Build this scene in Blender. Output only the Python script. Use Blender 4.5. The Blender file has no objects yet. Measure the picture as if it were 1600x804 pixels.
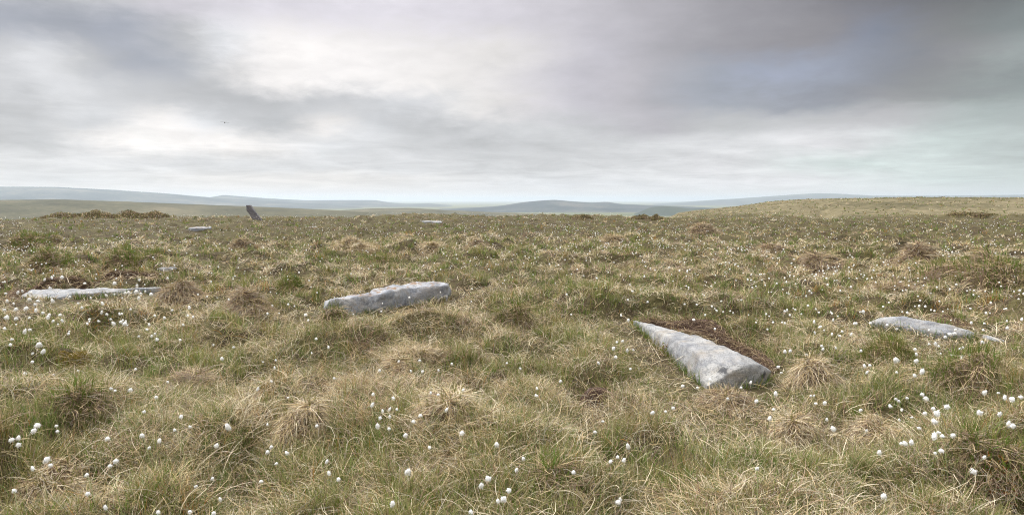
import bpy, bmesh, math, random
import numpy as np
from mathutils import Vector, Matrix, noise as mnoise
C = bpy.context.scene
COL = C.collection
R = math.radians
rng = np.random.default_rng(11)
random.seed(5)

# ------------------------------------------------------------------ camera
EYE = 1.6
F = 1600 * 24 / 36.0            # focal length in pixels of a 1600 px wide frame
HOR = 312.0
PITCH = math.atan((402 - HOR) / F)
cam = bpy.data.cameras.new('camera'); cam.lens = 24; cam.sensor_width = 36
cam.clip_start = 0.05; cam.clip_end = 120000
co = bpy.data.objects.new('camera', cam); COL.objects.link(co)
co.location = (0, 0, EYE); co.rotation_euler = (math.pi / 2 - PITCH, 0, 0)
C.camera = co
C.view_settings.view_transform = 'Standard'; C.view_settings.look = 'None'
C.view_settings.exposure = 0; C.view_settings.gamma = 1
C.view_settings.use_curve_mapping = False
C.cycles.use_denoising = True; C.cycles.denoising_prefilter = 'NONE'
C.cycles.pixel_filter_type = 'BLACKMAN_HARRIS'; C.cycles.filter_width = 1.1
C.cycles.use_adaptive_sampling = False
C.cycles.max_bounces = 6; C.cycles.diffuse_bounces = 3; C.cycles.transmission_bounces = 3
C.cycles.volume_bounces = 1

cp, sp = math.cos(PITCH), math.sin(PITCH)
def ray(px, py):
    """world direction of the sight line through a point of the photograph"""
    a = (px - 800) / F; b = (402 - py) / F
    return np.array([a, cp + b * sp, -sp + b * cp])
def at(px, py, z=0.0):
    d = ray(px, py); t = (z - EYE) / d[2]
    return np.array([d[0] * t, d[1] * t, z])
def azel(px, py):
    d = ray(px, py)
    return math.degrees(math.atan2(d[0], d[1])), math.degrees(math.atan2(d[2], math.hypot(d[0], d[1])))

# ------------------------------------------------------------------ sun and sky
SUN_AZ, SUN_EL = -48, 38         # degrees; azimuth measured from +Y towards +X
sun = bpy.data.lights.new('sun', 'SUN'); sun.energy = 1.5; sun.angle = R(10); sun.color = (1.0, 0.95, 0.87)
so = bpy.data.objects.new('sun', sun); COL.objects.link(so)
sd = Vector((math.sin(R(SUN_AZ)) * math.cos(R(SUN_EL)), math.cos(R(SUN_AZ)) * math.cos(R(SUN_EL)), math.sin(R(SUN_EL))))
so.rotation_euler = sd.to_track_quat('Z', 'Y').to_euler(); so.location = (-20, 20, 30)

def lin(c):
    c = np.asarray(c, float)
    return np.where(c <= 0.04045, c / 12.92, ((c + 0.055) / 1.055) ** 2.4)

class N:
    """tiny helper for node trees"""
    def __init__(s, nt): s.nt = nt; nt.nodes.clear()
    def n(s, t, **kw):
        x = s.nt.nodes.new(t)
        for k, v in kw.items(): setattr(x, k, v)
        return x
    def link(s, a, b): s.nt.links.new(a, b)
    def put(s, sock, v):
        if isinstance(v, bpy.types.NodeSocket): s.link(v, sock)
        else: sock.default_value = v
    def math(s, op, a, b=0.0, c=None, clamp=False):
        x = s.n('ShaderNodeMath', operation=op); x.use_clamp = clamp
        s.put(x.inputs[0], a); s.put(x.inputs[1], b)
        if c is not None: s.put(x.inputs[2], c)
        return x.outputs[0]
    def mix(s, f, a, b, blend='MIX'):
        x = s.n('ShaderNodeMix', data_type='RGBA', blend_type=blend)
        s.put(x.inputs[0], f); s.put(x.inputs[6], a); s.put(x.inputs[7], b)
        return x.outputs[2]
    def noise(s, vec, scale, detail=4, rough=0.55, dist=0.0):
        x = s.n('ShaderNodeTexNoise'); s.put(x.inputs['Scale'], scale)
        x.inputs['Detail'].default_value = detail; x.inputs['Roughness'].default_value = rough
        x.inputs['Distortion'].default_value = dist
        if vec is not None: s.link(vec, x.inputs['Vector'])
        return x.outputs['Fac']
    def rng(s, v, a, b, c, d, smooth=False):
        x = s.n('ShaderNodeMapRange'); x.interpolation_type = 'SMOOTHSTEP' if smooth else 'LINEAR'
        s.put(x.inputs[0], v)
        for i, q in enumerate((a, b, c, d)): x.inputs[1 + i].default_value = q
        return x.outputs[0]
    def ramp(s, f, stops, interp='LINEAR'):
        x = s.n('ShaderNodeValToRGB'); cr = x.color_ramp; cr.interpolation = interp
        while len(cr.elements) < len(stops): cr.elements.new(0.5)
        for e, (p, c) in zip(cr.elements, stops):
            e.position = p; e.color = (*c, 1)
        s.put(x.inputs[0], f)
        return x.outputs[0]

world = bpy.data.worlds.new('World'); C.world = world; world.use_nodes = True
W = N(world.node_tree)
tc = W.n('ShaderNodeTexCoord').outputs['Generated']
sep = W.n('ShaderNodeSeparateXYZ'); W.link(tc, sep.inputs[0])
X, Y, Z = sep.outputs
AZ = W.math('MULTIPLY', W.math('ARCTAN2', X, Y), 57.29578)
EL = W.math('MULTIPLY', W.math('ARCSINE', Z), 57.29578)
# the cloud deck: a plane overhead, so that its texture thins into streaks towards the horizon
zz = W.math('ADD', W.math('MAXIMUM', Z, 0.0), 0.09)
cv = W.n('ShaderNodeCombineXYZ')
W.link(W.math('DIVIDE', X, zz), cv.inputs[0]); W.link(W.math('DIVIDE', Y, zz), cv.inputs[1])
cv = cv.outputs[0]
cang = W.n('ShaderNodeCombineXYZ'); W.link(W.math('MULTIPLY', AZ, 0.06), cang.inputs[0]); W.link(W.math('MULTIPLY', EL, 0.16), cang.inputs[1])
cang = cang.outputs[0]
n1 = W.noise(cv, 0.75, 5, 0.55, 0.2)
n2 = W.noise(cang, 1.7, 5, 0.55, 0.3)
n3 = W.noise(cang, 4.5, 5, 0.6, 0.2)
n5 = W.noise(cang, 9.0, 6, 0.62, 0.4)
n6 = W.noise(cv, 1.5, 6, 0.62, 0.5)
nb = W.n('ShaderNodeVectorMath', operation='ADD'); W.link(cang, nb.inputs[0]); nb.inputs[1].default_value = (7.3, 2.1, 0)
n4 = W.noise(nb.outputs[0], 1.9, 4, 0.55, 0.3)
AZw = W.math('ADD', AZ, W.math('MULTIPLY', W.math('ADD', W.math('SUBTRACT', n2, 0.5), W.math('MULTIPLY', W.math('SUBTRACT', n5, 0.5), 0.35)), 6.0))
ELn = W.math('ADD', W.math('MULTIPLY', W.math('SUBTRACT', n4, 0.5), 2.0), W.math('MULTIPLY', W.math('ADD', W.math('SUBTRACT', n3, 0.5), W.math('MULTIPLY', W.math('SUBTRACT', n5, 0.5), 0.5)), 1.5))
ELw = W.math('ADD', EL, W.math('MULTIPLY', ELn, W.rng(EL, 0, 5, 0.12, 1.0)))
AZ0, AZ1 = -44.0, 44.0
azf = W.rng(AZw, AZ0, AZ1, 0, 1)
def S(v, t=0, g=1.38):       # a cloud grey; t: 0 neutral, + bluish, - warm, 'p' purple, 'g' green grey
    v = min(.975, .812 + (v - .79) * g)
    if t == 'g': m = (0.955, 1.0, 0.99)
    elif t == 'p': m = (1.0, 0.98, 1.008)
    elif t == 'b': m = (0.965, 0.98, 1.035)
    elif t == 'B': m = (0.94, 0.97, 1.065)
    elif t == 'w': m = (1.015, 0.996, 0.985)
    else: m = (0.998, 0.996, 1.004)
    return tuple(min(1.0, v * k) for k in m)
rows = [
 (306, [(0,.87,'w'),(400,.88,'w'),(800,.87,'w'),(1100,.865,'w'),(1400,.845,0),(1600,.81,'g')]),
 (284, [(0,.83,0),(150,.84,0),(350,.86,'w'),(600,.85,'w'),(800,.85,0),(1000,.86,0),(1250,.87,0),(1450,.85,'g'),(1600,.80,'g')]),
 (262, [(0,.83,0),(120,.84,0),(250,.84,0),(420,.83,0),(560,.83,0),(700,.82,0),(850,.80,0),(1000,.83,0),(1150,.84,0),(1300,.83,'g'),(1450,.83,'g'),(1600,.75,'g')]),
 (232, [(0,.75,0),(90,.80,0),(190,.93,'w'),(300,.95,'w'),(400,.92,'w'),(500,.86,0),(600,.82,0),(700,.77,0),(820,.77,0),(950,.80,0),(1080,.83,0),(1200,.85,0),(1320,.85,0),(1450,.82,'g'),(1600,.78,'g')]),
 (203, [(0,.76,0),(90,.78,0),(180,.81,0),(260,.91,'w'),(330,.86,0),(400,.77,0),(450,.75,0),(510,.87,'w'),(560,.82,0),(640,.76,0),(760,.79,0),(900,.78,0),(1000,.75,'p'),(1100,.75,0),(1250,.76,0),(1400,.74,0),(1520,.74,'g'),(1600,.72,'g')]),
 (165, [(0,.80,0),(80,.84,0),(180,.79,0),(270,.75,0),(370,.73,0),(460,.76,0),(560,.79,0),(660,.83,0),(760,.85,'w'),(880,.79,'p'),(1000,.73,'p'),(1100,.69,'b'),(1200,.66,'b'),(1300,.63,'b'),(1400,.62,0),(1600,.62,'g')]),
 (125, [(0,.79,0),(60,.84,0),(130,.75,0),(230,.69,'b'),(320,.76,0),(400,.88,'w'),(500,.92,'w'),(600,.90,'w'),(740,.87,'w'),(880,.79,'p'),(1000,.73,'p'),(1100,.69,'b'),(1180,.69,'B'),(1280,.67,'B'),(1400,.60,'b'),(1500,.61,0),(1600,.66,'g')]),
 (82,  [(0,.69,'b'),(100,.67,'b'),(200,.70,'b'),(290,.75,0),(350,.86,0),(430,.92,'w'),(550,.92,'w'),(700,.87,'w'),(800,.85,'w'),(900,.79,'p'),(1020,.72,'p'),(1150,.65,'p'),(1280,.60,'p'),(1350,.60,'B'),(1450,.57,0),(1600,.58,'g')]),
 (25,  [(0,.78,0),(140,.77,0),(250,.79,'p'),(330,.82,'p'),(450,.85,'p'),(650,.85,'p'),(800,.82,'p'),(950,.76,'p'),(1100,.68,'p'),(1250,.60,'p'),(1380,.53,'p'),(1500,.50,0),(1600,.50,0)]),
]
acc = None; prev = None
for py, st in rows:
    stops = []
    for px, v, t in st:
        a, e = azel(px, py)
        stops.append(((a - AZ0) / (AZ1 - AZ0), tuple(lin(S(v, t)))))
    c = W.ramp(azf, stops, 'B_SPLINE' if len(st) < 8 else 'CARDINAL')
    e = azel(800, py)[1]
    if acc is None: acc = c
    else: acc = W.mix(W.rng(ELw, prev, e, 0, 1, True), acc, c)
    prev = e
# overhead the deck is thin and bright
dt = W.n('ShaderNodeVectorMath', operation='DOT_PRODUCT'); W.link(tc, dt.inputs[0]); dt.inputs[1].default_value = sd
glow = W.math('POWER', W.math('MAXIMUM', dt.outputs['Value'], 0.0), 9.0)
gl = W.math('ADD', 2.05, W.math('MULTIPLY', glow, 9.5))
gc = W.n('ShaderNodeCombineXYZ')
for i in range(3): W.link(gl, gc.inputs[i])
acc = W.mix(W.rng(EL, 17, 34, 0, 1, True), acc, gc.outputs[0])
det = W.math('ADD', W.math('MULTIPLY', W.math('SUBTRACT', n3, 0.5), 0.26), W.math('MULTIPLY', W.math('SUBTRACT', n1, 0.5), 0.18))
det = W.math('ADD', det, W.math('MULTIPLY', W.math('SUBTRACT', n5, 0.5), 0.10))
det = W.math('ADD', det, W.math('MULTIPLY', W.math('SUBTRACT', n6, 0.5), W.rng(EL, 2.0, 9, 0.85, 0.08)))
det = W.math('ADD', 1.0, W.math('MULTIPLY', det, W.rng(EL, 0.4, 2.2, 0.25, 1.0)))
cmb = W.n('ShaderNodeCombineXYZ')
for i in range(3): W.link(det, cmb.inputs[i])
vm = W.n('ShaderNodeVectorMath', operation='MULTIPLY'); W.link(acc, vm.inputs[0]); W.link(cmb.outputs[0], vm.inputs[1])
sky = W.n('ShaderNodeTexSky', sky_type='NISHITA'); sky.sun_disc = False
sky.sun_elevation = R(SUN_EL); sky.sun_rotation = R(SUN_AZ); sky.altitude = 500
bg1 = W.n('ShaderNodeBackground'); W.link(sky.outputs[0], bg1.inputs[0]); bg1.inputs[1].default_value = 0.1
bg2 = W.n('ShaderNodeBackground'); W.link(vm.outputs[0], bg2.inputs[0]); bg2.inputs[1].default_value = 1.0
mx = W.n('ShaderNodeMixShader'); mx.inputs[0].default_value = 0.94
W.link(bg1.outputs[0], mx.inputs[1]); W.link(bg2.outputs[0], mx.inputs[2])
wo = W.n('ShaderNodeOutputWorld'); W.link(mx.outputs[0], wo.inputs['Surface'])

# ------------------------------------------------------------------ numpy noise
def _hash(ix, iy, seed):
    h = (ix.astype(np.int64) * 374761393 + iy.astype(np.int64) * 668265263 + seed * 1442695041) & 0xFFFFFFFF
    h = ((h ^ (h >> 13)) * 1274126177) & 0xFFFFFFFF
    h = ((h ^ (h >> 16)) * 2246822519) & 0xFFFFFFFF
    return ((h ^ (h >> 15)) & 0xFFFFFF) / float(0xFFFFFF)
def vnoise(x, y, seed=0):
    x = np.asarray(x, float); y = np.asarray(y, float)
    ix = np.floor(x); iy = np.floor(y); fx = x - ix; fy = y - iy
    fx = fx * fx * fx * (fx * (fx * 6 - 15) + 10); fy = fy * fy * fy * (fy * (fy * 6 - 15) + 10)
    a = _hash(ix, iy, seed); b = _hash(ix + 1, iy, seed); c = _hash(ix, iy + 1, seed); d = _hash(ix + 1, iy + 1, seed)
    return (a * (1 - fx) + b * fx) * (1 - fy) + (c * (1 - fx) + d * fx) * fy
def fbm(x, y, seed=0, octv=4, gain=0.5):
    s = 0; a = 1; t = 0
    for i in range(octv):
        cs, sn = math.cos(0.6 * i), math.sin(0.6 * i); k = 2.03 ** i
        s = s + a * vnoise((x * cs - y * sn) * k + 17.1 * i, (x * sn + y * cs) * k - 9.7 * i, seed + i); t += a; a *= gain
    return s / t
def sstep(x, a, b):
    t = np.clip((x - a) / (b - a), 0, 1); return t * t * (3 - 2 * t)

def inside(x, y, poly):
    r = np.zeros(np.shape(x), bool); n = len(poly)
    for i in range(n):
        x0, y0 = poly[i]; x1, y1 = poly[(i + 1) % n]
        if y0 == y1: continue
        c = ((y0 > y) != (y1 > y)) & (x < (x1 - x0) * (y - y0) / (y1 - y0) + x0)
        r ^= c
    return r
def polydist(x, y, poly):
    d = np.full(np.shape(x), 1e9); n = len(poly)
    for i in range(n):
        x0, y0 = poly[i]; x1, y1 = poly[(i + 1) % n]
        ex, ey = x1 - x0, y1 - y0; L = ex * ex + ey * ey + 1e-12
        t = np.clip(((x - x0) * ex + (y - y0) * ey) / L, 0, 1)
        d = np.minimum(d, np.hypot(x - x0 - t * ex, y - y0 - t * ey))
    return np.where(inside(x, y, poly), -d, d)

# ------------------------------------------------------------------ layout of stones (sight lines of the photograph -> ground plan)
# (px, py, z) points: tops and feet; a hull is grown round them
STONES = {}
def P(l): return [at(*q) for q in l]
wedge = P([(988,499.5,.03),(992,500.5,.07),(994,504,.0),(998,501.5,.09),(1024,508,.10),(1058,516,.16),(1105,529,.21),(1151,549,.22),(1190,569,.15),(1206,579,.05),
           (1022,516,.02),(1080,541,.19),(1092,553,.185),(1161,571,.17),(1195,580,.09),
           (1069,573,-.02),(1104,603,0),(1162,601,0),(1204,587,0),(1022,518,-.05)])
STONES['wedge'] = [wedge]
longs = [P([(503,484,.02),(501,490,-.03),(508,471,.12),(518,467,.17),(545,466,.19),(571,461,.20),(580,462,.18),(562,488,-.03),(592,480,-.03),(578,456,.22),(520,466,.20)]),
         P([(560,487,-.03),(571,461,.19),(580,453,.21),(602,457,.21),(618,445,.23),(630,451,.20),(645,447,.2),(592,480,-.03),(613,474,-.03),(648,470,-.03)]),
         P([(600,477,-.03),(610,455,.16),(630,450,.20),(655,440,.24),(664,447,.20),(687,441,.23),(699,442,.22),(700,445,.2),(703,450,.1),(662,470,-.03),(704,458,-.03),(618,446,.2)])]
for h in longs[1:2]:
    pass
STONES['long'] = longs
STONES['left'] = [P([(30,461,-.01),(49,452,.04),(85,451,.05),(120,451,.05),(58,465,-.02),(71,468,-.03),(94,459,.01),(131,457,.0),(110,453,.05)]),
                  P([(94,460,.0),(120,451,.05),(163,449,.06),(186,449.5,.05),(131,457.5,.0),(178,456,.0),(197,455,.01),(150,450,.06)]),
                  P([(160,456,.0),(170,451,.05),(215,450,.06),(250,448,.06),(197,455.5,.0),(225,453.5,.01),(248,451,.03)])]
STONES['right'] = [P([(1365,502,.05),(1380,495,.11),(1415,495,.15),(1447,500,.15),(1487,507,.12),(1525,519,.05),(1512,524,.02),(1475,521,.04),(1437,514,.05),(1400,507,.05)])]
def plan(key):
    pts = np.concatenate([np.array(h)[:, :2] for h in STONES[key]])
    # 2-D hull
    p = sorted(map(tuple, pts)); lo = []; up = []
    for q in p:
        while len(lo) > 1 and (lo[-1][0]-lo[-2][0])*(q[1]-lo[-2][1])-(lo[-1][1]-lo[-2][1])*(q[0]-lo[-2][0]) <= 0: lo.pop()
        lo.append(q)
    for q in reversed(p):
        while len(up) > 1 and (up[-1][0]-up[-2][0])*(q[1]-up[-2][1])-(up[-1][1]-up[-2][1])*(q[0]-up[-2][0]) <= 0: up.pop()
        up.append(q)
    return lo[:-1] + up[:-1]
PLANS = {k: plan(k) for k in STONES}
def hull2(p):
    p = sorted(p); lo = []; up = []
    for seq, out in ((p, lo), (p[::-1], up)):
        for q in seq:
            while len(out) > 1 and (out[-1][0]-out[-2][0])*(q[1]-out[-2][1])-(out[-1][1]-out[-2][1])*(q[0]-out[-2][0]) <= 0: out.pop()
            out.append(q)
    return lo[:-1] + up[:-1]
# the trodden, level turf on the near side of each stone
APRON = {k: hull2([tuple(q) for q in v] + [(q[0] * .84, q[1] * .84) for q in v]) for k, v in PLANS.items()}
# peat hollows: centre line in the photograph, width of the bare strip in metres, height of the cut bank
BANKS = {
 'left':  ([(18,461),(40,449),(85,446),(130,446),(175,445),(215,444),(258,443)], .34, .17),
 'wedge': ([(986,500),(1025,505),(1062,515),(1105,527),(1145,542),(1180,557),(1203,570)], .21, .175),
 'right': ([(1392,491),(1425,489),(1450,492),(1480,500),(1503,508)], .26, .13),
 'hole':  ([(908,616),(935,611),(962,613)], .22, .16),
 'pit':   ([(398,601),(412,597),(424,600)], .18, .15),
 'far':   ([(248,414),(265,412),(283,413)], .30, .14),
}
BLINE = {k: [tuple(at(px, py, 0)[:2]) for px, py in v[0]] for k, v in BANKS.items()}
def linedist(x, y, pl):
    d = np.full(np.shape(x), 1e9)
    for (x0, y0), (x1, y1) in zip(pl[:-1], pl[1:]):
        ex, ey = x1 - x0, y1 - y0; L = ex * ex + ey * ey + 1e-12
        t = np.clip(((x - x0) * ex + (y - y0) * ey) / L, 0, 1)
        d = np.minimum(d, np.hypot(x - x0 - t * ex, y - y0 - t * ey))
    return d

# ------------------------------------------------------------------ terrain height
SKY_R = [(-4000,-20),(960,-20),(1040,-7),(1060,-3.7),(1090,-2.7),(1150,-1.3),(1200,.4),(1250,1.35),(1320,1.9),(1400,2.0),(1500,1.8),(1600,1.55),(2600,1.0),(5000,-1)]
def crease(x, y):
    """0 in the furrows between the cushions of turf, 1 on their crowns"""
    wx = x + .5 * (vnoise(x / .7, y / .7, 61) - .5); wy = y + .5 * (vnoise(x / .7, y / .7, 67) - .5)
    return np.clip(np.abs(2 * vnoise(wx / 1.0, wy / 1.0, 51) - 1) * .7 + np.abs(2 * vnoise(wx / .47, wy / .47, 57) - 1) * .45, 0, 1)
def terrain(x, y, fine=True):
    x = np.asarray(x, float); y = np.asarray(y, float)
    r = np.hypot(x, y) + 1e-6
    az = np.arctan2(x, np.maximum(y, 0.18 * r))
    px = 800 + F * np.tan(az)
    zt = np.interp(px, *zip(*SKY_R))
    crest = 74 + 16 * (vnoise(px / 130., 0 * px, 3) - .5) + 8 * sstep(px, 950, 1150)
    dip = np.where(zt > -3, -1.6, -3.5)
    z = np.where(r < 250, dip + (zt - dip) * sstep(r, crest + 25, 250), zt - (zt + 60) * sstep(r, 250, 1500))
    z = np.where(r < crest + 25, dip * sstep(r, crest - 12, crest + 25), z)
    # gully on the far ridge
    gx = (px - (1300 - (r - 120) * 0.38)) / 16.0
    z = z - 1.1 * np.exp(-gx * gx) * sstep(r, 110, 140) * (1 - sstep(r, 215, 250))
    # swells and hummocks
    z = z + (fbm(x / 22., y / 22., 21, 3) - .5) * 0.75 * sstep(r, 14, 45) * (1 - sstep(r, 90, 160))
    z = z + (fbm(x / 60., y / 60., 25, 4) - .5) * 2.2 * sstep(r, 140, 230) * (1 - sstep(r, 800, 3000))
    if fine:
        h = (fbm(x / 1.5, y / 1.5, 31, 3) - .5) * 0.50 + (fbm(x / .5, y / .5, 41, 2) - .5) * 0.16
        h = h * .85 + (crease(x, y) - .35) * .34
        m = np.ones_like(r); off = np.zeros_like(r)
        for k, pl in APRON.items():
            q_ = sstep(polydist(x, y, pl), 0.0, 0.8); m = np.minimum(m, .12 + .88 * q_); off = np.maximum(off, {'wedge': .04, 'long': .06, 'left': .06, 'right': .03}[k] * (1 - q_))
        h = (h * m - off) * (1 - sstep(r, 60, 130)) * sstep(r, 0.2, 1.8)
        for k, pl in BLINE.items():
            w = BANKS[k][1]
            h = h - 0.07 * (1 - sstep(linedist(x, y, pl), w * .3, w * .9))
        z = z + h
    return z
def tz(x, y): return float(terrain(np.array([x]), np.array([y]))[0])
def ground_at(px, py, hh=0.0):
    """where the sight line meets the turf (raised by hh)"""
    d = ray(px, py)
    if d[2] > -0.004: d[2] = -0.004
    ts = np.linspace(2.2, 95, 9000) / math.hypot(d[0], d[1])
    zz_ = EYE + ts * d[2] - terrain(ts * d[0], ts * d[1]) - hh
    i = int(np.argmax(zz_ < 0)) if (zz_ < 0).any() else int(np.argmin(zz_[:7300]))
    return float(ts[i] * d[0]), float(ts[i] * d[1])

# ------------------------------------------------------------------ object helpers
def tag(o, label=None, cat=None, group=None, kind=None):
    if label: o['label'] = label
    if cat: o['category'] = cat
    if group: o['group'] = group
    if kind: o['kind'] = kind
    return o
def link(name, me, mat=None, parent=None, loc=(0, 0, 0)):
    o = bpy.data.objects.new(name, me); COL.objects.link(o); o.location = loc
    if mat: me.materials.append(mat)
    if parent: o.parent = parent
    return o
def empty(name, loc):
    o = bpy.data.objects.new(name, None); COL.objects.link(o); o.location = loc; o.empty_display_size = .1
    return o
def mesh_np(name, V, Q, col=None, smooth=False):
    me = bpy.data.meshes.new(name)
    V = np.ascontiguousarray(V, np.float32).reshape(-1, 3); Q = np.ascontiguousarray(Q, np.int32)
    k = Q.shape[1]
    me.vertices.add(len(V)); me.vertices.foreach_set('co', V.ravel())
    me.loops.add(Q.size); me.loops.foreach_set('vertex_index', Q.ravel())
    me.polygons.add(len(Q)); me.polygons.foreach_set('loop_start', np.arange(0, Q.size, k, dtype=np.int32))
    if smooth: me.polygons.foreach_set('use_smooth', np.ones(len(Q), bool))
    me.update(calc_edges=True)
    if col is not None:
        a = me.color_attributes.new('col', 'FLOAT_COLOR', 'POINT')
        c = np.ones((len(V), 4), np.float32); c[:, :3] = col
        a.data.foreach_set('color', c.ravel())
    return me

def blades(root, phi, th0, th1, L, w, curl, roll, col, segs, tipcol=None):
    """curved tapering ribbons: one per root"""
    n = len(root); p = root.copy().astype(float)
    V = np.empty((n, segs + 1, 2, 3), np.float32); K = np.empty((n, segs + 1, 2, 3), np.float32)
    for i in range(segs + 1):
        t = i / segs
        th = th0 + (th1 - th0) * t; ph = phi + curl * t
        d = np.stack([np.sin(th) * np.cos(ph), np.sin(th) * np.sin(ph), np.cos(th)], 1)
        side = np.stack([-np.sin(ph), np.cos(ph), np.zeros(n)], 1)
        up = np.cross(d, side)
        wd = side * np.cos(roll)[:, None] + up * np.sin(roll)[:, None]
        ww = (w * 0.5 * (1 - 0.8 * t ** 1.6))[:, None]
        V[:, i, 0] = p - wd * ww; V[:, i, 1] = p + wd * ww
        c = col if tipcol is None else col * (1 - t) + tipcol * t
        K[:, i, 0] = c; K[:, i, 1] = c
        p = p + d * (L / segs)[:, None]
    b = (np.arange(n) * (segs + 1) * 2)[:, None]; i = (np.arange(segs) * 2)[None]
    a0 = b + i
    Q = np.stack([a0, a0 + 1, a0 + 3, a0 + 2], 2).reshape(-1, 4)
    return V.reshape(-1, 3), Q, K.reshape(-1, 3)
class Acc:
    def __init__(s): s.V = []; s.Q = []; s.K = []; s.n = 0
    def add(s, V, Q, K):
        s.V.append(V); s.Q.append(Q + s.n); s.K.append(np.broadcast_to(K, V.shape)); s.n += len(V)
    def mesh(s, name, smooth=False): return mesh_np(name, np.concatenate(s.V), np.concatenate(s.Q), np.concatenate(s.K), smooth)

# ------------------------------------------------------------------ materials
def mat(name):
    m = bpy.data.materials.new(name); m.use_nodes = True
    return m, N(m.node_tree)
def finish(m, n, bsdf, disp=None):
    o = n.n('ShaderNodeOutputMaterial'); n.link(bsdf, o.inputs['Surface'])
    return m
def blade_mat(name, trans=0.3, rough=0.6):
    m, n = mat(name)
    a = n.n('ShaderNodeAttribute'); a.attribute_name = 'col'
    p = n.n('ShaderNodeBsdfPrincipled'); n.link(a.outputs['Color'], p.inputs['Base Color'])
    p.inputs['Roughness'].default_value = rough; p.inputs['Specular IOR Level'].default_value = 0.12
    t = n.n('ShaderNodeBsdfTranslucent'); n.link(a.outputs['Color'], t.inputs['Color'])
    x = n.n('ShaderNodeMixShader'); x.inputs[0].default_value = trans
    n.link(p.outputs[0], x.inputs[1]); n.link(t.outputs[0], x.inputs[2])
    return finish(m, n, x.outputs[0])
M_GRASS = blade_mat('grass_blades', 0.20)
M_LEAF = blade_mat('small_leaves', 0.2)
def cotton_mat():
    m, n = mat('cotton_fluff')
    p = n.n('ShaderNodeBsdfDiffuse'); p.inputs['Color'].default_value = (.93, .92, .90, 1)
    t = n.n('ShaderNodeBsdfTranslucent'); t.inputs['Color'].default_value = (.93, .92, .90, 1)
    x = n.n('ShaderNodeMixShader'); x.inputs[0].default_value = 0.3
    n.link(p.outputs[0], x.inputs[1]); n.link(t.outputs[0], x.inputs[2])
    return finish(m, n, x.outputs[0])
M_COTTON = cotton_mat()
def plain(name, c, rough=.7):
    m, n = mat(name)
    p = n.n('ShaderNodeBsdfPrincipled'); p.inputs['Roughness'].default_value = rough
    v = n.n('ShaderNodeTexCoord').outputs['Object']
    f = n.noise(v, 40, 3)
    n.link(n.mix(f, (*[q * .75 for q in c], 1), (*[q * 1.25 for q in c], 1)), p.inputs['Base Color'])
    return finish(m, n, p.outputs[0])
M_STEM = plain('green_stem', (.16, .17, .06))
M_BIRD = plain('grey_feathers', (.12, .115, .115))

def ground_mat():
    m, n = mat('moor_ground')
    v = n.n('ShaderNodeNewGeometry').outputs['Position']
    a = n.noise(v, 0.9, 5, 0.6); b = n.noise(v, 9, 5, 0.65); c = n.noise(v, 0.06, 5, 0.6); s = n.noise(v, 60, 3, .7)
    near = n.ramp(n.math('ADD', n.math('MULTIPLY', a, .45), n.math('MULTIPLY', b, .55)),
                  [(.30, (.026, .018, .011)), (.45, (.055, .040, .022)), (.56, (.085, .076, .032)), (.70, (.15, .115, .062))])
    near = n.mix(n.rng(s, .45, .75, 0, .4), near, (.14, .11, .06, 1))
    far_t = n.noise(v, .55, 6, 0.75); far_u = n.noise(v, .035, 5, 0.6)
    far = n.ramp(n.math('ADD', n.math('MULTIPLY', far_t, .6), n.math('MULTIPLY', far_u, .4)),
                 [(.36, (.040, .034, .016)), (.46, (.095, .082, .042)), (.54, (.165, .137, .078)), (.66, (.26, .21, .13))])
    ln = n.n('ShaderNodeVectorMath', operation='LENGTH'); n.link(v, ln.inputs[0])
    dist = ln.outputs['Value']
    col = n.mix(n.rng(dist, 55, 95, 0, 1), near, far)
    vale = n.ramp(n.noise(v, .0022, 8, .65), [(.35, (.06, .075, .035)), (.5, (.115, .12, .06)), (.65, (.17, .155, .085))])
    col = n.mix(n.rng(dist, 500, 1300, 0, 1), col, vale)
    p = n.n('ShaderNodeBsdfPrincipled'); n.link(col, p.inputs['Base Color']); p.inputs['Roughness'].default_value = .95
    p.inputs['Specular IOR Level'].default_value = .1
    bp = n.n('ShaderNodeBump'); bp.inputs['Strength'].default_value = .7; bp.inputs['Distance'].default_value = .05
    n.link(b, bp.inputs['Height'])
    bp2 = n.n('ShaderNodeBump'); bp2.inputs['Strength'].default_value = .6; bp2.inputs['Distance'].default_value = .8
    n.link(far_t, bp2.inputs['Height']); n.link(bp.outputs[0], bp2.inputs['Normal'])
    n.link(bp2.outputs[0], p.inputs['Normal'])
    return finish(m, n, p.outputs[0])
def hill_mat(name, dark, mid, pale, sc):
    m, n = mat(name)
    v = n.n('ShaderNodeNewGeometry').outputs['Position']
    a = n.noise(v, sc, 8, .65); b = n.noise(v, sc * 14, 5, .7)
    f = n.math('ADD', n.math('MULTIPLY', a, .65), n.math('MULTIPLY', b, .35))
    p = n.n('ShaderNodeBsdfPrincipled'); p.inputs['Roughness'].default_value = .95; p.inputs['Specular IOR Level'].default_value = .1
    n.link(n.ramp(f, [(.36, dark), (.5, mid), (.64, pale)]), p.inputs['Base Color'])
    bp = n.n('ShaderNodeBump'); bp.inputs['Strength'].default_value = .5; bp.inputs['Distance'].default_value = .5 / sc * .02
    n.link(b, bp.inputs['Height']); n.link(bp.outputs[0], p.inputs['Normal'])
    return finish(m, n, p.outputs[0])
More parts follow.
